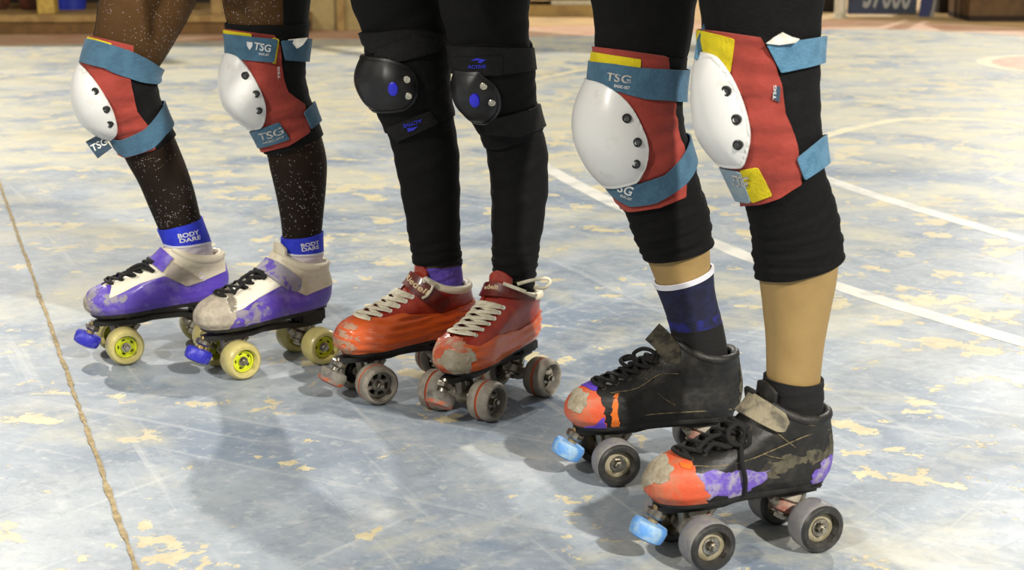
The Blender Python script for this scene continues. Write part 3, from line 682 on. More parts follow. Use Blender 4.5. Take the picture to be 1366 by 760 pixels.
PL, oL = person('L2', 'L1', 'left skater wearing sheer black glitter tights and blue banded white socks', M_SKIN_L, M_SHIRT, M_BLACKF, M_HELM)
PM, oM = person('M2', 'M1', 'middle skater wearing full length black leggings and purple sock', M_SKIN, M_SHIRT, M_BLACKF, M_HELM)
PR, oR = person('R2', 'R1', 'right skater with bare calves below short black leggings', M_SKIN, M_SHIRT, M_BLACKF, M_HELM)
def wrinkle(s, amp, ft, fp, seed=0):
    t = s.U; p = s.V
    return amp*(np.sin(t*ft+1.7*np.sin(p*fp+seed)+seed)+.6*np.sin(t*ft*1.9-p*2+1.3*np.sin(p*2+seed*2)))
lim_px = lambda s, c: s.line([(x, y+3) for x, y in c])
FULL = lambda s: np.ones_like(s.U)
# left skater: tights and socks
M_SHEER = sheer_material()
M_SOCKB = mat('royal_blue_cuff', '#1f2fc0', .8, '#2a3acb', 60, bump=.3, bscale=400); M_SOCKW = mat('white_lilac_sock', '#d2c9d0', .85, bump=.3, bscale=350); M_TRIM = mat('white_trim', '#dcdce4', .8)
M_WPRINT = mat('white_print', '#dededc', .6)
for k, (cu, cl) in {'L2': ([(213, 306), (235, 303), (268, 290)], [(222, 325), (245, 328), (280, 323)]), 'L1': ([(376, 316), (400, 318), (429, 308)], [(377, 333), (395, 340), (428, 336)])}.items():
    g = LG[k]; s = g.surf(330, -180, oL); patch('tights', s, FULL(s), M_SHEER, PL, .0002, .0009, back=False)
    s = g.surf(372, 275, oL)
    patch('sock', s, (s.line(cl)-s.U)*1000, M_SOCKW, PL, .0008, .0022+wrinkle(s, .0006, 500, 2))
    cf = patch('sock_cuff', s, s.band(cu, cl), M_SOCKB, PL, .0008, .0030)
    patch('cuff_trim', s, s.band([(x, y-1) for x, y in cl], [(x, y+1.6) for x, y in cl]), M_TRIM, PL, .0008, .0034)
    if k == 'L2':
        surf_text(s, 'BODY', (238, 318), (266, 312), 6, M_WPRINT, PL, .0044); surf_text(s, 'DARE', (240, 324), (268, 318.5), 5.4, M_WPRINT, PL, .0044)
    else:
        surf_text(s, 'BODY', (402, 330), (426, 325), 5, M_WPRINT, PL, .0044); surf_text(s, 'DARE', (403, 335.5), (426, 331), 4.8, M_WPRINT, PL, .0044)
# middle skater: leggings, socks
M_SOCKP = mat('purple_sock_fabric', '#5b46ae', .9, '#6a55b9', 80, bump=.4, bscale=300)
for k, (cuff,) in {'M2': ([(549, 352), (580, 354), (614, 352)],), 'M1': ([(657, 362), (685, 374), (717, 366)],)}.items():
    g = LG[k]; s = g.surf(392, -180, oM)
    lim = s.line(cuff)
    low = np.clip(1-(s.U-lim)/.07, 0, 1)
    patch('legging', s, (s.U-lim)*1000, M_BLACKF, PM, .0005, .0026+wrinkle(s, .0006, 120, 2, 1)+low*wrinkle(s, .0011, 420, 1, 2)+.001*low)
    s = g.surf(400, 335, oM); patch('sock', s, (lim_px(s, cuff)-s.U)*1000, M_SOCKP if k == 'M2' else M_BLACKF, PM, .0003, .0022+wrinkle(s, .0006, 300, 2))
# right skater: short leggings, socks
M_NAVY = mat('navy_sock', '#14152e', .9, '#1a1c40', 60, bump=.3, bscale=300); M_NAVYB = mat('blue_sock_band', '#1d2170', .9, '#15172f', 60, bump=.4, bscale=400)
for k, (cuff,) in {'R2': ([(864, 347), (905, 346), (953, 322)],), 'R1': ([(1008, 370), (1050, 375), (1090, 366), (1129, 340)],)}.items():
    g = LG[k]; s = g.surf(395, -200, oR)
    lim = s.line(cuff)
    low = np.clip(1-(s.U-lim)/.10, 0, 1)**.7
    patch('legging', s, (s.U-lim)*1000, M_BLACKF2, PR, .0005, .0030+wrinkle(s, .0005, 100, 2, 1)+low*wrinkle(s, .0010, 330, 1, 2)+.0016*np.exp(-((s.U-lim)/.006)**2))
g = LG['R2']; s = g.surf(490, 340, oR); tp = [(879, 381), (915, 378), (954, 357)]
lim = s.line(tp)
patch('sock', s, (lim-s.U)*1000, M_NAVY, PR, .0005, .0024)
patch('sock_welt', s, np.minimum(lim+.002-s.U, s.U-lim+.0045)*1000, M_TRIM, PR, .0005, .0034)
patch('sock_band', s, s.band([(890, 424), (925, 428), (962, 415)], [(893, 436), (930, 441), (966, 428)]), M_NAVYB, PR, .0007, .0028)
patch('sock_foot', s, s.band([(893, 436), (930, 441), (966, 428)], [(905, 484), (935, 484), (975, 480)]), mat('black_sock', '#0c0b0b', .9, bump=.3, bscale=300), PR, .0006, .0032)
g = LG['R1']; s = g.surf(565, 490, oR); lim = s.line([(1019, 498), (1045, 511), (1075, 515), (1097, 506)])
patch('sock', s, (lim-s.U)*1000, MATS['black_sock'], PR, .0005, .0028+wrinkle(s, .0004, 400, 1))

s = LG['L1'].surf(60, -180, oL); patch('dark_thigh_panel', s, s.poly([(374, -70), (440, -70), (430, 34), (378, 34)], .6), M_BLACKF, PL, .0012, .0020)  # black panel over the back of the nearer thigh

# ------------------------------------------------------------------ skate trimmings
def toe_zone(S, x0, slope=.0, ytop=None): return (S.P[..., 0]-x0+slope*(S.P[..., 2]-.1))*1000
# purple, farther
r, S, _ = SK['L2']; X, Y, Z = [S.P[..., k] for k in range(3)]
patch('toe_scuff', S, ragged(S, toe_zone(S, .104, -.1), 6, 110), M_SCUFFP, r, .0006, .0012)
patch('toe_wear', S, ragged(S, toe_zone(S, .124, .0), 5, 150), M_SCUFF, r, .0008, .0014)
patch('eyestay', S, S.poly([(146, 398), (150, 380), (169, 366), (198, 350), (216, 360), (219, 368), (186, 379), (165, 390)], .6), M_WHITEL, r, .0008, .0014)
patch('ankle_panel', S, S.poly([(217, 368), (200, 340), (232, 325), (296, 325), (300, 361), (271, 374), (248, 381), (223, 369)], .4), M_CREAM, r, .0006, .0014)
strap_on(r, S, [(230, 349), (272, 374), (249, 382), (220, 367)], M_BEIGE, .0016, .0022)
strap_on(r, S, [(216, 330), (232, 345), (217, 364), (199, 350)], M_PURP, .002, .004, 'strap_end')
# purple, nearer
r, S, _ = SK['L1']
patch('toe_cap', S, ragged(S, toe_zone(S, .078, .35), 2, 70), M_SCUFF, r, .0006, .0016)
patch('eyestay', S, S.poly([(307, 418), (299, 392), (315, 378), (356, 358), (379, 378), (346, 396), (324, 412)], .6), M_WHITEL, r, .0008, .0014)
patch('ankle_panel', S, S.poly([(374, 376), (352, 338), (372, 325), (436, 335), (444, 379), (407, 394), (397, 389)], .4), M_CREAM, r, .0006, .0014)
strap_on(r, S, [(352, 343), (372, 350), (401, 371), (397, 389), (381, 384), (344, 361)], mat('dirty_grey_purple_strap', '#8f8a94', .55, '#5b47a8', 45, .5, .57, bump=.3), .0022, .004)
# orange, farther
r, S, _ = SK['M2']
def tape(S, pts): return S.poly(pts, 1.2)
def tape_low(S, pts):
    """everything on the boot below an edge drawn on its visible side; the far side mirrors it"""
    q = sorted([S.uv(x, y) for x, y in pts], key=lambda a: a[1]); return (np.interp(np.abs(S.V), [a[1] for a in q], [a[0] for a in q])-S.U)*1000
cr = np.sin(S.P[..., 2]*520+3*np.sin(S.P[..., 0]*22+1))*.0005+np.abs(np.sin(S.P[..., 2]*230-S.P[..., 0]*40+1.5*np.sin(S.P[..., 0]*35)))*.0010
patch('tape_wrap', S, ragged(S, tape_low(S, [(471, 424), (496, 425), (512, 426), (536, 418), (587, 417), (629, 400)]), 6, 60), M_TAPE, r, .0006, .0022+cr)
patch('toe_wear', S, ragged(S, toe_zone(S, .108, .2), 9, 90), M_TSCUFF, r, .0024, .0016)
st = strap_on(r, S, [(531, 372), (546, 358), (599, 400), (589, 417), (561, 401)], M_STRAPR, .0024, .003)
surf_text(S, 'Riedell', (541, 371), (569, 393), 7, M_GOLDPR, st, .0062)
mk('strap_ring', *sweep(curve_pts([S.pt(*S.uv(x, y, .006), .007)[0] for x, y in [(567, 374), (577, 381), (571, 393), (563, 398)]], 16), .0022, 8), M_CRLACE, r)
loop_lace(r, S, [(566, 376, .008), (572, 365, .012), (580, 366, .012), (584, 376, .008)], orange, r=.003)
# orange, nearer
r, S, _ = SK['M1']
cr = np.sin(S.P[..., 2]*480+3*np.sin(S.P[..., 0]*26+2))*.0005+np.abs(np.sin(S.P[..., 2]*210-S.P[..., 0]*50+1.5*np.sin(S.P[..., 0]*30)))*.0010
patch('tape_wrap', S, ragged(S, tape_low(S, [(600, 452), (640, 462), (665, 446), (690, 440), (708, 430), (724, 415)]), 6, 60), M_TAPE, r, .0006, .0022+cr)
patch('toe_wear', S, ragged(S, toe_zone(S, .095, .1), 8, 80), M_TSCUFF, r, .0024, .0014)
patch('toe_wear', S, ragged(S, S.poly([(584, 480), (600, 468), (628, 474), (622, 492), (596, 494)], .3), 4, 90), M_GSCUFF, r, .0030, .0016)
st = strap_on(r, S, [(638, 390), (648, 372), (705, 379), (716, 389), (709, 400), (642, 396)], M_STRAPR, .0024, .0036)
surf_text(S, 'edell', (646, 386), (664, 386), 6, M_GOLDPR, st, .0068)
loop_lace(r, S, [(672, 376, .008), (692, 377, .010), (712, 371, .016)], orange, r=.003)
c0 = S.R.T@(on_plane(700, 376, S.W[80, 72], CF)-S.t); P3 = [S.R.T@(on_plane(x, y, S.W[85, 100]-np.array([0, .02, 0]), CF)-S.t) for x, y in [(690, 379), (708, 374), (728, 371), (734, 376), (726, 384), (712, 383)]]
mk('lace', *sweep(curve_pts(P3, 30), .0028, 8), M_CRLACE, r)
# black, farther
r, S, _ = SK['R2']
patch('toe_tape', S, ragged(S, toe_zone(S, .088, -.25), 2.5, 80), M_OTAPE, r, .0006, .0018)
patch('tape_strip', S, ragged(S, S.poly([(772, 512), (780, 502), (800, 514), (796, 524)], .3), 1, 80), M_PTAPE2, r, .0024, .001)
patch('tape_strip', S, ragged(S, S.poly([(770, 572), (795, 566), (806, 552), (810, 575)], .3), 1, 80), M_PTAPE2, r, .0024, .001)
patch('tape_strip', S, ragged(S, S.poly([(818, 524), (826, 524), (824, 570), (817, 570)], .3), 2, 110), M_ORNG, r, .0008, .001)
patch('heel_patch', S, ragged(S, (-.112-X*0-S.P[..., 0]+.6*(S.P[..., 2]-.16)*0)*1000, 2, 100), M_DTAPE, r, .0006, .0016)
sp = [S.pt(*S.uv(x, y, o), o) for x, y, o in [(912, 492, .003), (903, 480, .005)]]
Q = [S.R.T@(on_plane(x, y, S.W[70, 88], CF)-S.t) for x, y in [(909, 489), (896, 471), (882, 453), (870, 442)]]
mk('strap', *sweep(curve_pts(Q, 16), .0145, 12, [S.R.T@(-CF)]*16, .26), M_DTAPE, r)
loop_lace(r, S, [(850, 484, .006), (846, 470, .014), (858, 465, .018), (872, 470, .012), (868, 484, .005)], black)
loop_lace(r, S, [(850, 484, .006), (836, 488, .012), (828, 480, .016), (838, 472, .014), (852, 480, .006)], black)
loop_lace(r, S, [(852, 483, .006), (842, 478, .012), (828, 481, .014)], black)
# black, nearer
r, S, _ = SK['R1']
patch('toe_tape', S, ragged(S, toe_zone(S, .076, -.35), 2.5, 80), M_OTAPE, r, .0006, .0018)
patch('side_tape', S, ragged(S, S.poly([(927, 631), (958, 628), (988, 629), (1026, 626), (1022, 640), (990, 656), (984, 664), (942, 662), (930, 645)], .2), 2.5, 120), M_PTAPE, r, .0006, .0014)
patch('heel_tape', S, ragged(S, S.poly([(1125, 603), (1125, 640), (1102, 648), (1078, 651), (1083, 636), (1097, 612)], .2), 2.5, 120), M_PTAPE, r, .0006, .0014)
patch('side_wear', S, ragged(S, np.minimum(S.poly([(1005, 630), (1040, 610), (1100, 598), (1112, 560), (1124, 560), (1124, 606), (1095, 612), (1050, 625), (1025, 640)], .2), 99), 4, 130), M_DTAPE, r, .0003, .0012)
patch('tape_strip', S, ragged(S, S.poly([(907, 619), (925, 620), (922, 628), (909, 625)], .3), 1, 80), M_ORNG, r, .0024, .001)
st = strap_on(r, S, [(968, 537), (988, 517), (1012, 528), (1047, 551), (1051, 562), (1044, 574), (1034, 576), (1012, 566), (980, 548)], M_GTAPE, .003, .005)
lg = [(1018, 512), (1039, 525), (1026, 536), (1016, 524)]
patch('logo_plate', S, S.poly(lg, .6), M_WPRINT, r, .001, .0014)
patch('logo_blue', S, S.poly([(1019, 514.5), (1029, 520.5), (1020, 525), (1017.5, 523)], .6), mat('logo_blue', '#3a5fa8', .4), r, .001, .0018)
patch('logo_red', S, S.poly([(1030, 521.5), (1037, 525.5), (1026, 534), (1020.5, 526.5)], .6), mat('logo_red', '#c8432c', .4), r, .001, .0018)
loop_lace(r, S, [(988, 594, .006), (975, 590, .014), (972, 575, .018), (984, 566, .016), (994, 576, .012), (990, 592, .006)], black)
loop_lace(r, S, [(988, 590, .006), (997, 575, .014), (1000, 590, .012), (992, 596, .006)], black)
loop_lace(r, S, [(989, 592, .006), (990, 615, .006), (994, 640, .006), (996, 668, .004)], black, 30)
loop_lace(r, S, [(992, 525, .006), (998, 508, .012), (1008, 508, .012), (1010, 520, .006)], black)

for r_, S_, lines in ((r, S, [[(925, 622), (960, 622), (1000, 612), (1040, 595), (1075, 580), (1105, 572)], [(1000, 585), (1020, 605), (1045, 612)], [(1020, 560), (1040, 580), (1060, 596)], [(1060, 560), (1085, 566), (1105, 560)]]),
                      (SK['R2'][0], SK['R2'][1], [[(815, 525), (850, 518), (880, 500), (905, 498)], [(862, 505), (880, 525), (900, 540)], [(820, 560), (870, 552), (930, 548), (975, 545)]])):
    for ln in lines:
        mk('stitching', *sweep(curve_pts([S_.pt(*S_.uv(x, y), .0016)[0] for x, y in ln], 24), .0007, 6), M_TANEDGE, r_)
patch('toe_wear', S, ragged(S, S.poly([(840, 640), (868, 605), (892, 612), (900, 628), (890, 640), (868, 646), (855, 660)], .4), 3, 100), M_GSCUFF, r, .0022, .0010)
patch('toe_wear', SK['R2'][1], ragged(SK['R2'][1], SK['R2'][1].poly([(756, 536), (772, 518), (786, 526), (782, 542), (766, 552)], .4), 3, 100), M_GSCUFF, SK['R2'][0], .0022, .0010)
loop_lace(r, S, [(930, 600, .006), (945, 585, .012), (962, 580, .010), (975, 588, .006)], black); loop_lace(r, S, [(940, 603, .006), (952, 592, .012), (970, 596, .010), (982, 590, .006)], black)
q = SK['L2'][0], SK['L2'][1]
loop_lace(*q, [(206, 362, .005), (190, 352, .014), (172, 360, .014), (180, 368, .008)], purple); loop_lace(*q, [(204, 362, .005), (188, 357, .010), (166, 366, .010), (160, 372, .006)], purple)
q = SK['L1'][0], SK['L1'][1]
loop_lace(*q, [(356, 370, .005), (340, 362, .014), (320, 374, .014), (330, 384, .008)], purple); loop_lace(*q, [(354, 371, .005), (338, 369, .010), (318, 384, .010), (312, 392, .006)], purple)

patch('side_wear', SK['L1'][1], ragged(SK['L1'][1], SK['L1'][1].poly([(312, 420), (330, 410), (350, 404), (366, 412), (360, 426), (330, 434)], .2), 5, 140), M_SCUFFP, SK['L1'][0], .0006, .0010)
patch('side_wear', SK['L2'][1], ragged(SK['L2'][1], SK['L2'][1].poly([(126, 400), (150, 394), (172, 392), (168, 402), (140, 412)], .2), 5, 140), M_SCUFFP, SK['L2'][0], .0006, .0010)

# ------------------------------------------------------------------ knee pads
M_SLEEVE = mat('black_neoprene', '#0a0a0a', .85, '#100f0f', 70, bump=.3, bscale=200, spec=.25)
M_REDF = mat('brick_red_fabric', '#9a372b', .8, '#8a2d20', 22, .45, .65, bump=.25, bscale=140, sheen=.1)
M_BLUEF = mat('slate_blue_webbing', '#426880', .9, '#3a5d75', 50, bump=.45, bscale=330, sheen=.1)
M_BLUED = mat('dark_slate_label', '#33485a', .8, '#2b3f50', 60, bump=.3, bscale=300)
M_YEL = mat('yellow_loop_fabric', '#d8c415', .9, '#cdb80f', 50, bump=.35, bscale=220)
M_SHELL = mat('white_plastic_cap', '#e3e2de', .35, '#c3bfb2', 18, .56, .74, coat=.2)
M_RIVB = mat('black_rivet', '#141414', .35); M_RIVG = mat('grey_rivet_centre', '#5e5e5c', .35, metal=.8)
M_LOGO = mat('pale_grey_print', '#d3d4d2', .7); M_LOGOW = mat('worn_grey_print', '#b9b3aa', .8, '#46718f', 240, .5, .6); M_TAGW = mat('white_frayed_tag', '#d5d2c8', .9, '#bdb9ac', 120)
M_RUB = mat('black_rubber_cap', '#141415', .42, '#242425', 40, .45, .65); M_BSTRAP = mat('black_webbing', '#0f0e0e', .75, '#171616', 60, bump=.4, bscale=300, spec=.3)
M_BLU = mat('blue_plastic_dot', '#2c2bd6', .35); M_BLUP = mat('blue_print', '#2a2fc4', .6); M_CHR = mat('silver_rivet', '#cfc8b6', .25, metal=1)
def cap_field(s, pts, off):
    """smooth closed outline of a knee cap, symmetric about the shin: distance (mm) inside it"""
    q = [s.uv(x, y, off) for x, y in pts]; q = sorted([(a, abs(b)) for a, b in q], reverse=True); r_ = .058
    loop = q+[(a, -b) for a, b in reversed(q)]; n = len(loop); P = [np.array([a, b*r_])*1000 for a, b in loop]; out = []
    for i in range(n):
        a, b, c, d = P[(i-1) % n], P[i], P[(i+1) % n], P[(i+2) % n]
        for t in np.linspace(0, 1, 10)[:-1]: out.append(.5*((2*b)+(c-a)*t+(2*a-5*b+4*c-d)*t*t+(3*b-a-3*c+d)*t**3))
    out = np.array(out); k = np.ones(9)/9
    for ax in (0, 1): out[:, ax] = np.convolve(np.concatenate([out[-4:, ax], out[:, ax], out[:4, ax]]), k, 'valid')
    return sd_poly(s.U*1000, s.V*r_*1000, out)
def cap_off(f, base, bul, pw=1.7): q = np.clip(f/f.max(), 0, 1); return base+bul*(1-(1-q)**pw)
def off_at(s, A, u, v): return float(A[np.argmin(abs(s.u-u)), np.argmin(abs(s.v-v))])
def rivet(s, x, y, off, par, r, m1, m2, name='rivet'):
    u, v = s.uv(x, y, .014); u, v = s.uv(x, y, off_at(s, off, u, v)); c, n = s.pt(u, v, off_at(s, off, u, v)+.0002)
    V, Fc, seg = lathe([(r, -.006), (r, .0006), (r*.85, .0014), (r*.55, .0014), (r*.5, .0005), (.0003, .0009)], c, n, 18, cap=False)
    return mk(name, V, Fc, [m1, m2], par, fmat=[1 if k >= 3 else 0 for k in seg])
def pad_root(key, org, label):
    g = LG[key]; return empty('knee_pad', org, 0, label, 'knee pad', 'knee pads worn by the three skaters')
def tag3d(root, org, pts, depth_p, m, name, th=.0016, tilt=0.0):
    """a stiff fabric tab standing free of the leg: outline at the given depth, with thickness"""
    V = [on_plane(x, y, depth_p, CF)-org for x, y in pts]; n = len(V); V2 = [v+CF*th for v in V]
    return mk(name, V+V2, [tuple(range(n)), tuple(range(2*n-1, n-1, -1))]+[(i, (i+1) % n, (i+1) % n+n, i+n) for i in range(n)], m, root, smooth=False)
def tsg_pad(key, org, label, D):
    g = LG[key]; kx, ky = D['shell'][3]; t = g.t_at(D['mid']); o = np.array([np.interp(t, g.td, g.C[:, k]) for k in range(3)])
    root = pad_root(key, o, label); s = g.surf(D['rows'][1], D['rows'][0], o)
    sl = patch('sleeve', s, s.band(*D['sleeve'], .004), M_SLEEVE, root, .0022, .0030+wrinkle(s, .0004, 160, 2, 1))
    fold = wrinkle(s, .0010, 130, 1.5, 2)+.0011*np.sin(s.U*210+s.V*3.2+np.sin(s.U*60)); fold = np.clip(fold, -.0012, .0013)
    rp = patch('red_panel', s, s.poly(D['red'], D.get('redwrap', .8)), M_REDF, root, .0045, .0032+fold)
    for q in D.get('yellow', []): patch('yellow_patch', s, s.poly(q, .5), M_YEL, root, .0078, .0016+.6*fold)
    for bnd, m in D.get('bands', []): patch('strap', s, s.band(*bnd, .008), m, root, D.get('boff', .0090), .0022)
    for q, m, nm in D.get('polys', []): patch(nm, s, s.poly(q, D.get('pwrap', .35)), m, root, .0090, .0022)
    f = cap_field(s, D['shell'], .012); off = cap_off(f, .0090, D['bulge'])
    sh = patch('cap', s, f, M_SHELL, root, off, .0034, sharp=60)
    patch('cap_lip', s, np.minimum(f, 2.2-f), M_SHELL, sh, off+.0032, .0010)
    for x, y in D['rivets']: rivet(s, x, y, off+.0034, sh, .0062, M_RIVB, M_RIVG)
    for x, y in D['rivets']:
        u, v = s.uv(x, y, .0150); c, n = s.pt(u, -v, off_at(s, off, u, v)+.0036)
        V, Fc, seg = lathe([(.0062, -.006), (.0062, .0006), (.0053, .0014), (.0034, .0014), (.0003, .0009)], c, n, 18, cap=False); mk('rivet', V, Fc, M_RIVB, sh)
    for a in D.get('text', []): surf_text(s, *a, root, .0120)
    for q in D.get('marks', []): surf_mark(s, q, M_LOGO, root, .0120, 'logo_shield')
    return root, s, o
RL2, sL2, _o = tsg_pad('L2', oL, 'red knee pad with loose dangling strap tag, farther knee in glitter tights', dict(mid=120, rows=(30, 225),
    sleeve=([(118, 56), (175, 68), (214, 92)], [(160, 205), (190, 207), (233, 182)]),
    red=[(104, 44), (178, 60), (177, 78), (172, 104), (176, 125), (181, 147), (195, 166), (206, 192), (206, 199), (172, 208), (150, 197), (100, 150), (90, 90)],
    yellow=[[(114, 48), (152, 58), (152, 66), (114, 58)]],
    bands=[(([(113, 52), (150, 60), (175, 68), (196, 78), (214, 90)], [(108, 82), (140, 91), (172, 104), (190, 110), (209, 112)]), M_BLUEF),
           (([(135, 187), (160, 187), (193, 172), (208, 155), (217, 139)], [(140, 200), (168, 209), (205, 197), (220, 180), (230, 164)]), M_BLUEF)],
    shell=[(110, 89), (130, 112), (148, 142), (156, 169), (154, 183), (146, 188)], bulge=.020, rivets=[(126, 122), (141, 147), (145, 167)]))
tg = tag3d(RL2, _o, [(114, 189), (134, 178), (149, 197), (130, 211)], _o+sL2.fn(np.array([[sL2.uv(146, 195)[0]]]), np.array([[.5]]))[0, 0], M_BLUED, 'strap_tag', .003)
v_, f_ = text2d('TSG'); P0 = _o+sL2.fn(np.array([[sL2.uv(146, 195)[0]]]), np.array([[.5]]))[0, 0]-CF*.0006
mk('lettering', [on_plane(124+20*x-3.5*y*-1*.0-5*y*.8, 203-11*x-9*y, P0, CF)-_o for x, y in v_], f_, M_LOGO, tg, smooth=False)
RL1, sL1, _o = tsg_pad('L1', oL, 'red knee pad with printed top strap, nearer knee in glitter tights', dict(mid=115, rows=(10, 225),
    sleeve=([(306, 32), (350, 34), (409, 32)], [(352, 204), (385, 202), (415, 190), (436, 176)]),
    red=[(296, 36), (366, 46), (372, 60), (375, 100), (381, 121), (402, 139), (410, 176), (384, 193), (356, 200), (330, 195), (290, 150), (285, 80)],
    yellow=[[(302, 38), (338, 43), (338, 50), (302, 47)], [(362, 48), (370.5, 51), (366, 84), (361, 83)]],
    polys=[([(298, 42), (368.5, 51), (364, 82), (330, 79), (296, 69)], M_BLUEF, 'strap'), ([(372, 53), (420, 50), (420, 83), (377, 79)], M_BLUEF, 'strap'),
           ([(400, 150), (421, 128), (440, 130), (436, 152), (410, 172)], M_BLUEF, 'strap'), ([(331, 175), (372, 160), (386, 183), (344, 196)], M_BLUEF, 'strap')],
    shell=[(302, 71), (320, 77), (338, 103), (352, 130), (355, 151), (352, 166), (344, 173)], bulge=.020, rivets=[(326.6, 101), (341, 125.5), (344.5, 148)],
    text=[('TSG', (338, 66), (360.5, 70), 10, M_LOGO), ('BASIC-SET', (345, 73), (359, 75), 3.0, M_LOGO), ('TSG', (347, 188), (379, 178), 10, M_LOGOW), ('BASIC-SET', (351, 192), (380, 183.5), 3, M_LOGOW)],
    marks=[[(329, 55.5), (337, 56.5), (336.5, 62), (333, 67), (329.5, 61)]]))
tag3d(RL1, _o, [(378, 53), (392, 52), (411, 50), (404, 60), (396, 65), (390, 57)], _o+sL1.pt(*sL1.uv(392, 60, .01), .016)[0], M_TAGW, 'frayed_tag', .0012)
surf_text(sL1, 'TSG', (374, 105), (373, 89), 3, M_LOGO, RL1, .010)
RR2, sR2, _o = tsg_pad('R2', oR, 'red knee pad with long blue printed straps, farther knee of the bare calved skater', dict(mid=165, rows=(40, 300),
    sleeve=([(797, 66), (850, 72), (912, 78)], [(835, 268), (870, 274), (905, 262), (934, 220)]),
    red=[(780, 60), (840, 67), (887, 74), (890, 95), (895, 134), (897, 164), (908, 206), (911, 262), (880, 274), (842, 279), (800, 262), (760, 200), (770, 80)],
    yellow=[[(785, 67), (855, 78), (854, 91), (785, 82)]],
    bands=[(([(787, 81), (820, 85), (853, 90), (890, 92), (926, 93)], [(789, 107), (825, 122), (861, 132), (890, 134), (922, 134)]), M_BLUEF),
           (([(803, 226), (853, 244), (887, 233), (908, 211), (926, 181)], [(808, 252), (842, 274), (876, 270), (914, 245), (932, 208)]), M_BLUEF)],
    shell=[(786, 107), (803, 111), (832, 130), (853, 160), (865, 191), (864, 218), (853, 240), (840, 247)], bulge=.016, rivets=[(836, 158), (850, 190), (848, 219)],
    text=[('TSG', (808, 107), (841, 112), 11, M_LOGOW), ('BASIC-SET', (819, 116), (840, 119.5), 4, M_LOGO), ('TSG', (813, 249), (841, 262), 13, M_LOGO), ('BASIC-SET', (827, 262), (842, 268), 3.5, M_LOGO)]))
RR1, sR1, _o = tsg_pad('R1', oR, 'red knee pad with large yellow patches and ragged strap ends, knee nearest the camera', dict(mid=150, rows=(20, 300),
    sleeve=([(945, 50), (1015, 49), (1090, 55)], [(985, 266), (1020, 266), (1065, 246), (1109, 208)]),
    red=[(925, 36), (970, 42), (1015, 49), (1031, 82), (1040, 111), (1044, 149), (1057, 181), (1066, 244), (1040, 260), (1017, 268), (992, 272), (960, 250), (910, 150), (915, 60)],
    yellow=[[(930, 36), (984, 50), (979, 95), (960, 90), (930, 78)], [(992, 222), (1013, 218), (1031, 256), (1008, 265)]],
    polys=[([(1021, 57), (1060, 52), (1110, 44), (1110, 78), (1070, 88), (1038, 95)], mat('light_slate_webbing', '#54829f', .9, '#467490', 60, bump=.5, bscale=300, sheen=.15), 'strap'),
           ([(1057, 208), (1085, 184), (1120, 160), (1122, 203), (1090, 222), (1067, 237)], MATS['light_slate_webbing'], 'strap'),
           ([(955, 214), (994, 224), (1008, 264), (975, 260)], mat('faded_grey_blue_label', '#7f93a0', .85, '#8e9ba1', 60, bump=.3, bscale=300), 'strap')],
    shell=[(948, 72), (962, 84), (979, 109), (994, 145), (1001, 176), (999, 198), (992, 221), (983, 224)], bulge=.016, rivets=[(967.5, 122), (981.7, 159.5), (984, 193)],
    text=[('TSG', (975, 247), (997, 250), 14, M_LOGOW)]))
tag3d(RR1, _o, [(1022, 58), (1032, 50), (1044, 43), (1056, 49), (1067, 52), (1062, 57), (1040, 60)], _o+sR1.pt(*sR1.uv(1045, 60, .01), .016)[0], M_TAGW, 'frayed_tag', .0012)
tag3d(RR1, _o, [(926, 78), (930, 52), (939, 31), (942, 44), (937, 60), (934, 80)], sR1.W[sR1.U.shape[0]*4//5, 60]-CF*.005, M_BLUEF, 'strap_tag', .003)
lb = patch('size_label', sR1, sR1.poly([(1028, 128), (1031, 116), (1038, 110), (1037, 122), (1036, 136)], .5), M_BLUED, RR1, .0080, .0014); surf_text(sR1, 'TSG', (1035, 133), (1036, 114), 4, M_LOGO, lb, .0100)
# black pads of the middle skater
def dark_pad(key, label, D):
    g = LG[key]; t = g.t_at(D['mid']); o = np.array([np.interp(t, g.td, g.C[:, k]) for k in range(3)])
    root = pad_root(key, o, label); s = g.surf(D['rows'][1], D['rows'][0], o)
    patch('sleeve', s, s.band(*D['sleeve'], .004), M_SLEEVE, root, .0028, .0036+wrinkle(s, .0006, 150, 1.5, 2))
    f = cap_field(s, D['shell'], .010); off = cap_off(f, .0080, D['bulge'])
    rid = .0016*np.clip(np.cos(s.V*8), -.3, .6)*np.clip(f/12, 0, 1)
    sh = patch('cap', s, f, M_RUB, root, off, .0034+rid, sharp=60)
    patch('cap_rim', s, np.minimum(f, 4-f), M_RUB, sh, off+.003, .0016)
    for x, y in D['rivets']: rivet(s, x, y, off+.0042, sh, .0056, M_CHR, M_CHR)
    x, y = D['dot']; u, v = s.uv(x, y, .018); u, v = s.uv(x, y, off_at(s, off, u, v)); c, n = s.pt(u, v, off_at(s, off, u, v)+.0040); V, Fc, _ = lathe([(.0105, -.006), (.0105, .001), (.008, .0028), (.0004, .0034)], c, n, 20, cap=False)
    V = np.array(V); e = np.array([0, 0, 1.]); V = c+(V-c)*.72+np.outer((V-c)@e, e)*.28; mk('blue_dot', V, Fc, M_BLU, sh)
    for q, nm, th in D['polys']: patch(nm, s, s.poly(q, .3), M_BSTRAP, root, .0072, th)
    for a in D.get('text', []): surf_text(s, *a, root, D.get('toff', .0118))
    for q in D.get('marks', []): surf_mark(s, q, M_BLUP, root, .0118, 'logo_mark')
    return root, s
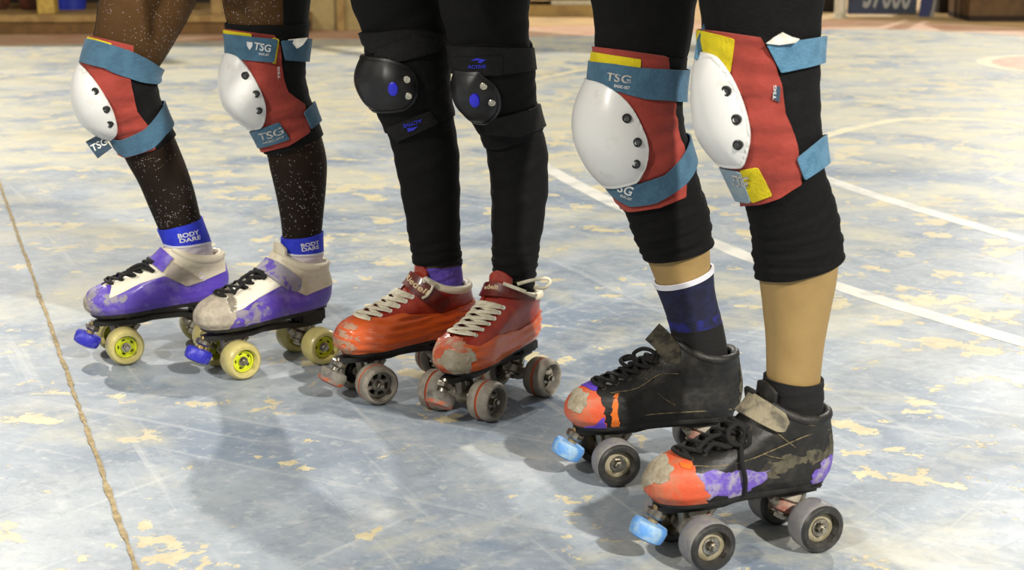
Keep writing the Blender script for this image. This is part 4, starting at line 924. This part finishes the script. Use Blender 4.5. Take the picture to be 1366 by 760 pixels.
dark_pad('M2', 'black knee pad with diagonal top strap and blue dot, farther knee of the middle skater', dict(mid=110, rows=(25, 215),
    sleeve=([(491, 43), (545, 38), (600, 50)], [(520, 178), (550, 172), (608, 152)]), shell=[(500, 76), (522, 79), (547, 90), (557, 108), (556, 130), (545, 144), (530, 149)], bulge=.017,
    rivets=[(543, 106), (545, 128)], dot=(525, 118),
    polys=[([(480, 42), (540, 37), (605, 48), (605, 62), (560, 60), (500, 70)], 'strap', .0024), ([(505, 64), (551, 44), (585, 55), (579, 68), (508, 88)], 'strap', .0036), ([(520, 167), (570, 146), (580, 163), (534, 186)], 'strap', .0032)],
    text=[('ACTIVE', (562, 158), (537, 166), 5, M_BLUP)], marks=[[(543, 171), (551, 170), (558, 168), (551, 174), (544, 176)]]))
dark_pad('M1', 'black knee pad with blue printed top strap, nearer knee of the middle skater', dict(mid=125, rows=(35, 225),
    sleeve=([(601, 58), (650, 57), (708, 64)], [(648, 196), (685, 192), (728, 168)]), shell=[(606, 92), (640, 97), (660, 112), (668, 130), (666, 150), (652, 164), (636, 164)], bulge=.016,
    rivets=[(645, 115), (656, 137)], dot=(634, 133),
    polys=[([(590, 58), (650, 60), (720, 66), (720, 92), (666, 98), (590, 96)], 'strap', .0020), ([(611, 73), (667, 72), (667, 98), (612, 97)], 'strap_label', .0034), ([(648, 160), (659, 152), (700, 144), (740, 134), (740, 165), (689, 178), (652, 173)], 'strap', .0034)],
    text=[('ACTIVE', (624, 91), (648, 91), 4.5, M_BLUP)], marks=[[(627, 81), (636, 77.5), (648, 80), (641, 84.5), (637, 83), (640, 80.5)]]))

# ------------------------------------------------------------------ far side of the court
def bgbox(px0, px1, ybase, dy, z0, z1, dep, bev=.004):
    a = ground((px0+px1)/2, ybase); Y = a[1]+dy; x0 = at_depth(px0, ybase, Y)[0]; x1 = at_depth(px1, ybase, Y)[0]; return box(x0, x1, Y, Y+dep, z0, z1, bev)
M_WOODY = mat('yellow_painted_wood', '#b99a45', .7, '#a3853a', 20, bump=.2); M_WOODB = mat('tan_timber', '#9a7d48', .75, '#86683a', 15, bump=.2); M_WOODD = mat('brown_timber', '#6f5026', .8, '#5e431f', 15)
M_PANEL = mat('beige_board', '#a08c5c', .8, '#8f7c50', 8); M_BACK = mat('dark_hall_wall', '#3a2f22', .9, '#2d251b', 2)
Y0 = ground(150, 46)[1]; R0_ = np.array([0, Y0, 0])
wall = mk('wall_back', *box(-16, 16, 24, 24.2, 0, 4.5), M_BACK, smooth=False); props(wall, 'dark brown wall far behind the court', 'wall', kind='structure')
st = empty('timber_stall', (float(ground(150, 46)[0]), Y0, 0), 0, 'low timber stall with yellow posts at far left of the court', 'stall')
def child(nm, vf, m, par): 
    v, f = vf; o = np.array(par.location); return mk(nm, [np.array(p)-o for p in v], f, m, par, sharp=30)
child('plinth', bgbox(-160, 408, 46, 0, 0, .072, 1.1), M_WOODD, st)
child('sill', bgbox(-160, 408, 46, -.02, .072, .115, 1.2), M_WOODB, st)
for a, b, m in ((52, 75, M_WOODY), (283, 297, M_WOODB), (-150, -128, M_WOODY)): child('post', bgbox(a, b, 46, .05, .115, 1.9, .09), m, st)
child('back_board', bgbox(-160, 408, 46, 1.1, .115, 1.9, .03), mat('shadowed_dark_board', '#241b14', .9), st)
child('shelf', bgbox(-160, 408, 46, .1, 1.0, 1.04, 1.0), M_WOODB, st)
bx, by = at_depth(97, 30, Y0+.5)[0], Y0+.5
bk = mk('bucket', *lathe([(.0, 0), (.085, 0), (.085, .006), (.105, .17), (.112, .175), (.112, .185), (.100, .185), (.08, .012), (.0, .012)], (0, 0, 0), (0, 0, 1), 24, cap=False)[:2], mat('blue_plastic_bucket', '#2233a0', .45)); bk.location = (bx, by, .115); props(bk, 'blue plastic bucket standing in the timber stall', 'bucket')
mk('bucket_handle', *sweep([(.105*math.cos(a), -.01, .17+.07*math.sin(a)) for a in np.linspace(0, PI, 15)], .003, 6), M_STEEL, bk)
for i, (x, hh, c, lab) in enumerate(((-4, .42, '#7a3f1c', 'rust brown sack leaning in the timber stall at the left edge'), (44, .36, '#5c2a1a', 'dark red brown sack beside the yellow post in the stall'))):
    bx = at_depth(x, 30, Y0+.45)[0]; sk = mk('sack', *lathe([(0, 0), (.06, 0), (.082, .04), (.088, .15), (.078, .28), (.05, hh-.06), (.035, hh-.04), (.055, hh), (.0, hh-.02)], (0, 0, 0), (.05, .04, 1), 20, cap=False)[:2], mat('sack_cloth_%d' % i, c, .9, '#3f2413', 14, bump=.5, bscale=30)); sk.location = (bx, Y0+.45, .115); props(sk, lab, 'sack')
bd = empty('panel_board', (float(at_depth(470, 38, Y0+.25)[0]), Y0+.25, 0), 0, 'beige boarded panel with upright battens behind the left and middle skaters', 'panel')
for a, b in ((412, 452), (458, 500), (506, 560), (566, 620), (626, 690)): child('board', bgbox(a, b, 46, .30, 0, 1.6, .03), M_PANEL, bd)
for a, b in ((450, 460), (498, 508), (558, 568), (618, 628)): child('batten', bgbox(a, b, 46, .24, 0, 1.6, .06), M_WOODB, bd)
yb = ground(750, 22)[1]
for i, (a, b, z0, z1, dx, c, c2, lab) in enumerate(((690, 840, 0, .075, 0, '#a58a52', '#93784a', 'bottom plank of the timber stack behind the skaters'), (735, 850, .075, .105, .02, '#c9c2a8', '#b6ad90', 'pale plank second from the floor in the timber stack'), (700, 860, .105, .17, .05, '#8a7442', '#7c6739', 'thick tan plank third from the floor in the stack'), (760, 870, .17, .21, .02, '#c6bb96', '#b3a782', 'pale topmost plank of the timber stack'))):
    v, f = bgbox(a, b, 22, dx, z0, z1, .5, .004); o = mk('plank', v, f, mat('plank_wood_%d' % i, c, .8, c2, 12, bump=.2)); props(o, lab, 'plank', 'planks stacked at the far side')
yp = ground(1120, 24)[1]
pp = mk('post', *lathe([(.055, 0), (.055, .008), (.038, .012), (.038, 2.6), (0, 2.6)], (0, 0, 0), (0, 0, 1), 20)[:2], mat('white_painted_steel', '#c4bda8', .5, '#aaa38c', 12)); pp.location = (float(ground(1120, 24)[0]), yp, 0); props(pp, 'white steel post left of the dark blue sign board', 'post')
sg = empty('sign_board', (float(ground(1190, 25)[0]), yp+.15, 0), 0, 'dark blue sign board with large grey numerals behind the right skater', 'sign')
child('board', bgbox(1131, 1222, 25, .15, .02, .75, .03), mat('dark_blue_board', '#232c42', .6, '#1a2233', 6), sg)
xA, xB = at_depth(1148, 10, yp+.14)[0], at_depth(1212, 10, yp+.14)[0]; zB = at_depth(1180, 8, yp+.14)[2]
yN = ground(1176.5, 25)[1]+.15-.002; v_, f_ = text2d('57000', .15); so = np.array(sg.location); mk('numerals', [np.array([xA+(xB-xA)*x, yN, zB-.012-.01*x+.22*y])-so for x, y in v_], f_, mat('grey_numeral_paint', '#8b8a82', .6), sg, smooth=False)
bl = np.array([[at_depth(1226, 25, yp+.1)[0], yp+.1, .0], [at_depth(1240, 25, yp+.1)[0], yp+.1, 0], [at_depth(1262, 25, yp+.1)[0], yp+.1, .9], [at_depth(1240, 25, yp+.1)[0], yp+.1, .9]])-so
mk('blue_strip', np.vstack([bl, bl+[0, .02, 0]]), [(0, 1, 2, 3), (7, 6, 5, 4), (0, 4, 5, 1), (1, 5, 6, 2), (2, 6, 7, 3), (3, 7, 4, 0)], mat('blue_strip_paint', '#1a2350', .6), sg, smooth=False)
xs = at_depth(1243, 25, yp+.1)[0]; child('easel_leg', sweep([(xs, yp+.1, 0), (xs+.12, yp+.2, .9)], .012, 10), mat('grey_steel_leg', '#7d7a70', .5), sg)
xs = ground(1288, 22)[0]; ys = ground(1288, 22)[1]
pr = mk('pole', *sweep([(0, 0, 0), (-.33, .35, 1.1)], .014, 10), MATS['grey_steel_leg']); pr.location = (xs, ys, 0); props(pr, 'slanted grey pole leaning beside the brown crate', 'pole')
cr = empty('crate', (float(ground(1340, 26)[0]), float(ground(1340, 26)[1])+.1, 0), 0, 'wide brown timber crate at the far right of the court', 'crate')
yc = float(ground(1340, 30)[1])
xa, xb = at_depth(1292, 28, yc+.1)[0], at_depth(1560, 28, yc+.1)[0]
for k in range(4): child('board', box(xa, xb, yc+.1, yc+.14, .03+k*.16, .18+k*.16, .004), mat('brown_crate_wood', '#5f4526', .8, '#4e381e', 8, bump=.2), cr)
child('base_rail', box(xa, xb-.9, yc+.08, yc+.6, 0, .035, .004), mat('dark_rail', '#2a1c10', .9), cr)
child('back', box(xa, xb, yc+.55, yc+.6, .03, .66, .004), MATS['brown_crate_wood'], cr)
child('side_board', box(xa, xa+.03, yc+.14, yc+.55, .03, .66, .004), MATS['brown_crate_wood'], cr)
for i, (x0, x1, dy, hh, c, lab) in enumerate(((1096, 1112, .6, .5, '#2a2419', 'dark storage chest left of the white post'), (1252, 1284, .5, .6, '#2d241c', 'dark storage chest between the sign board and slanted pole'))):
    ch = empty('chest', (float(at_depth(x0, 25, yp+dy)[0]), yp+dy, 0), 0, lab, 'chest'); v = bgbox(x0, x1+6, 25, dy, 0, hh, .5, .01); child('body', v, mat('dark_chest_%d' % i, c, .8, '#1d1812', 8), ch); v = bgbox(x0-1, x1+7, 25, dy-.02, hh, hh+.06, .54, .01); child('lid', v, MATS['dark_chest_%d' % i], ch)
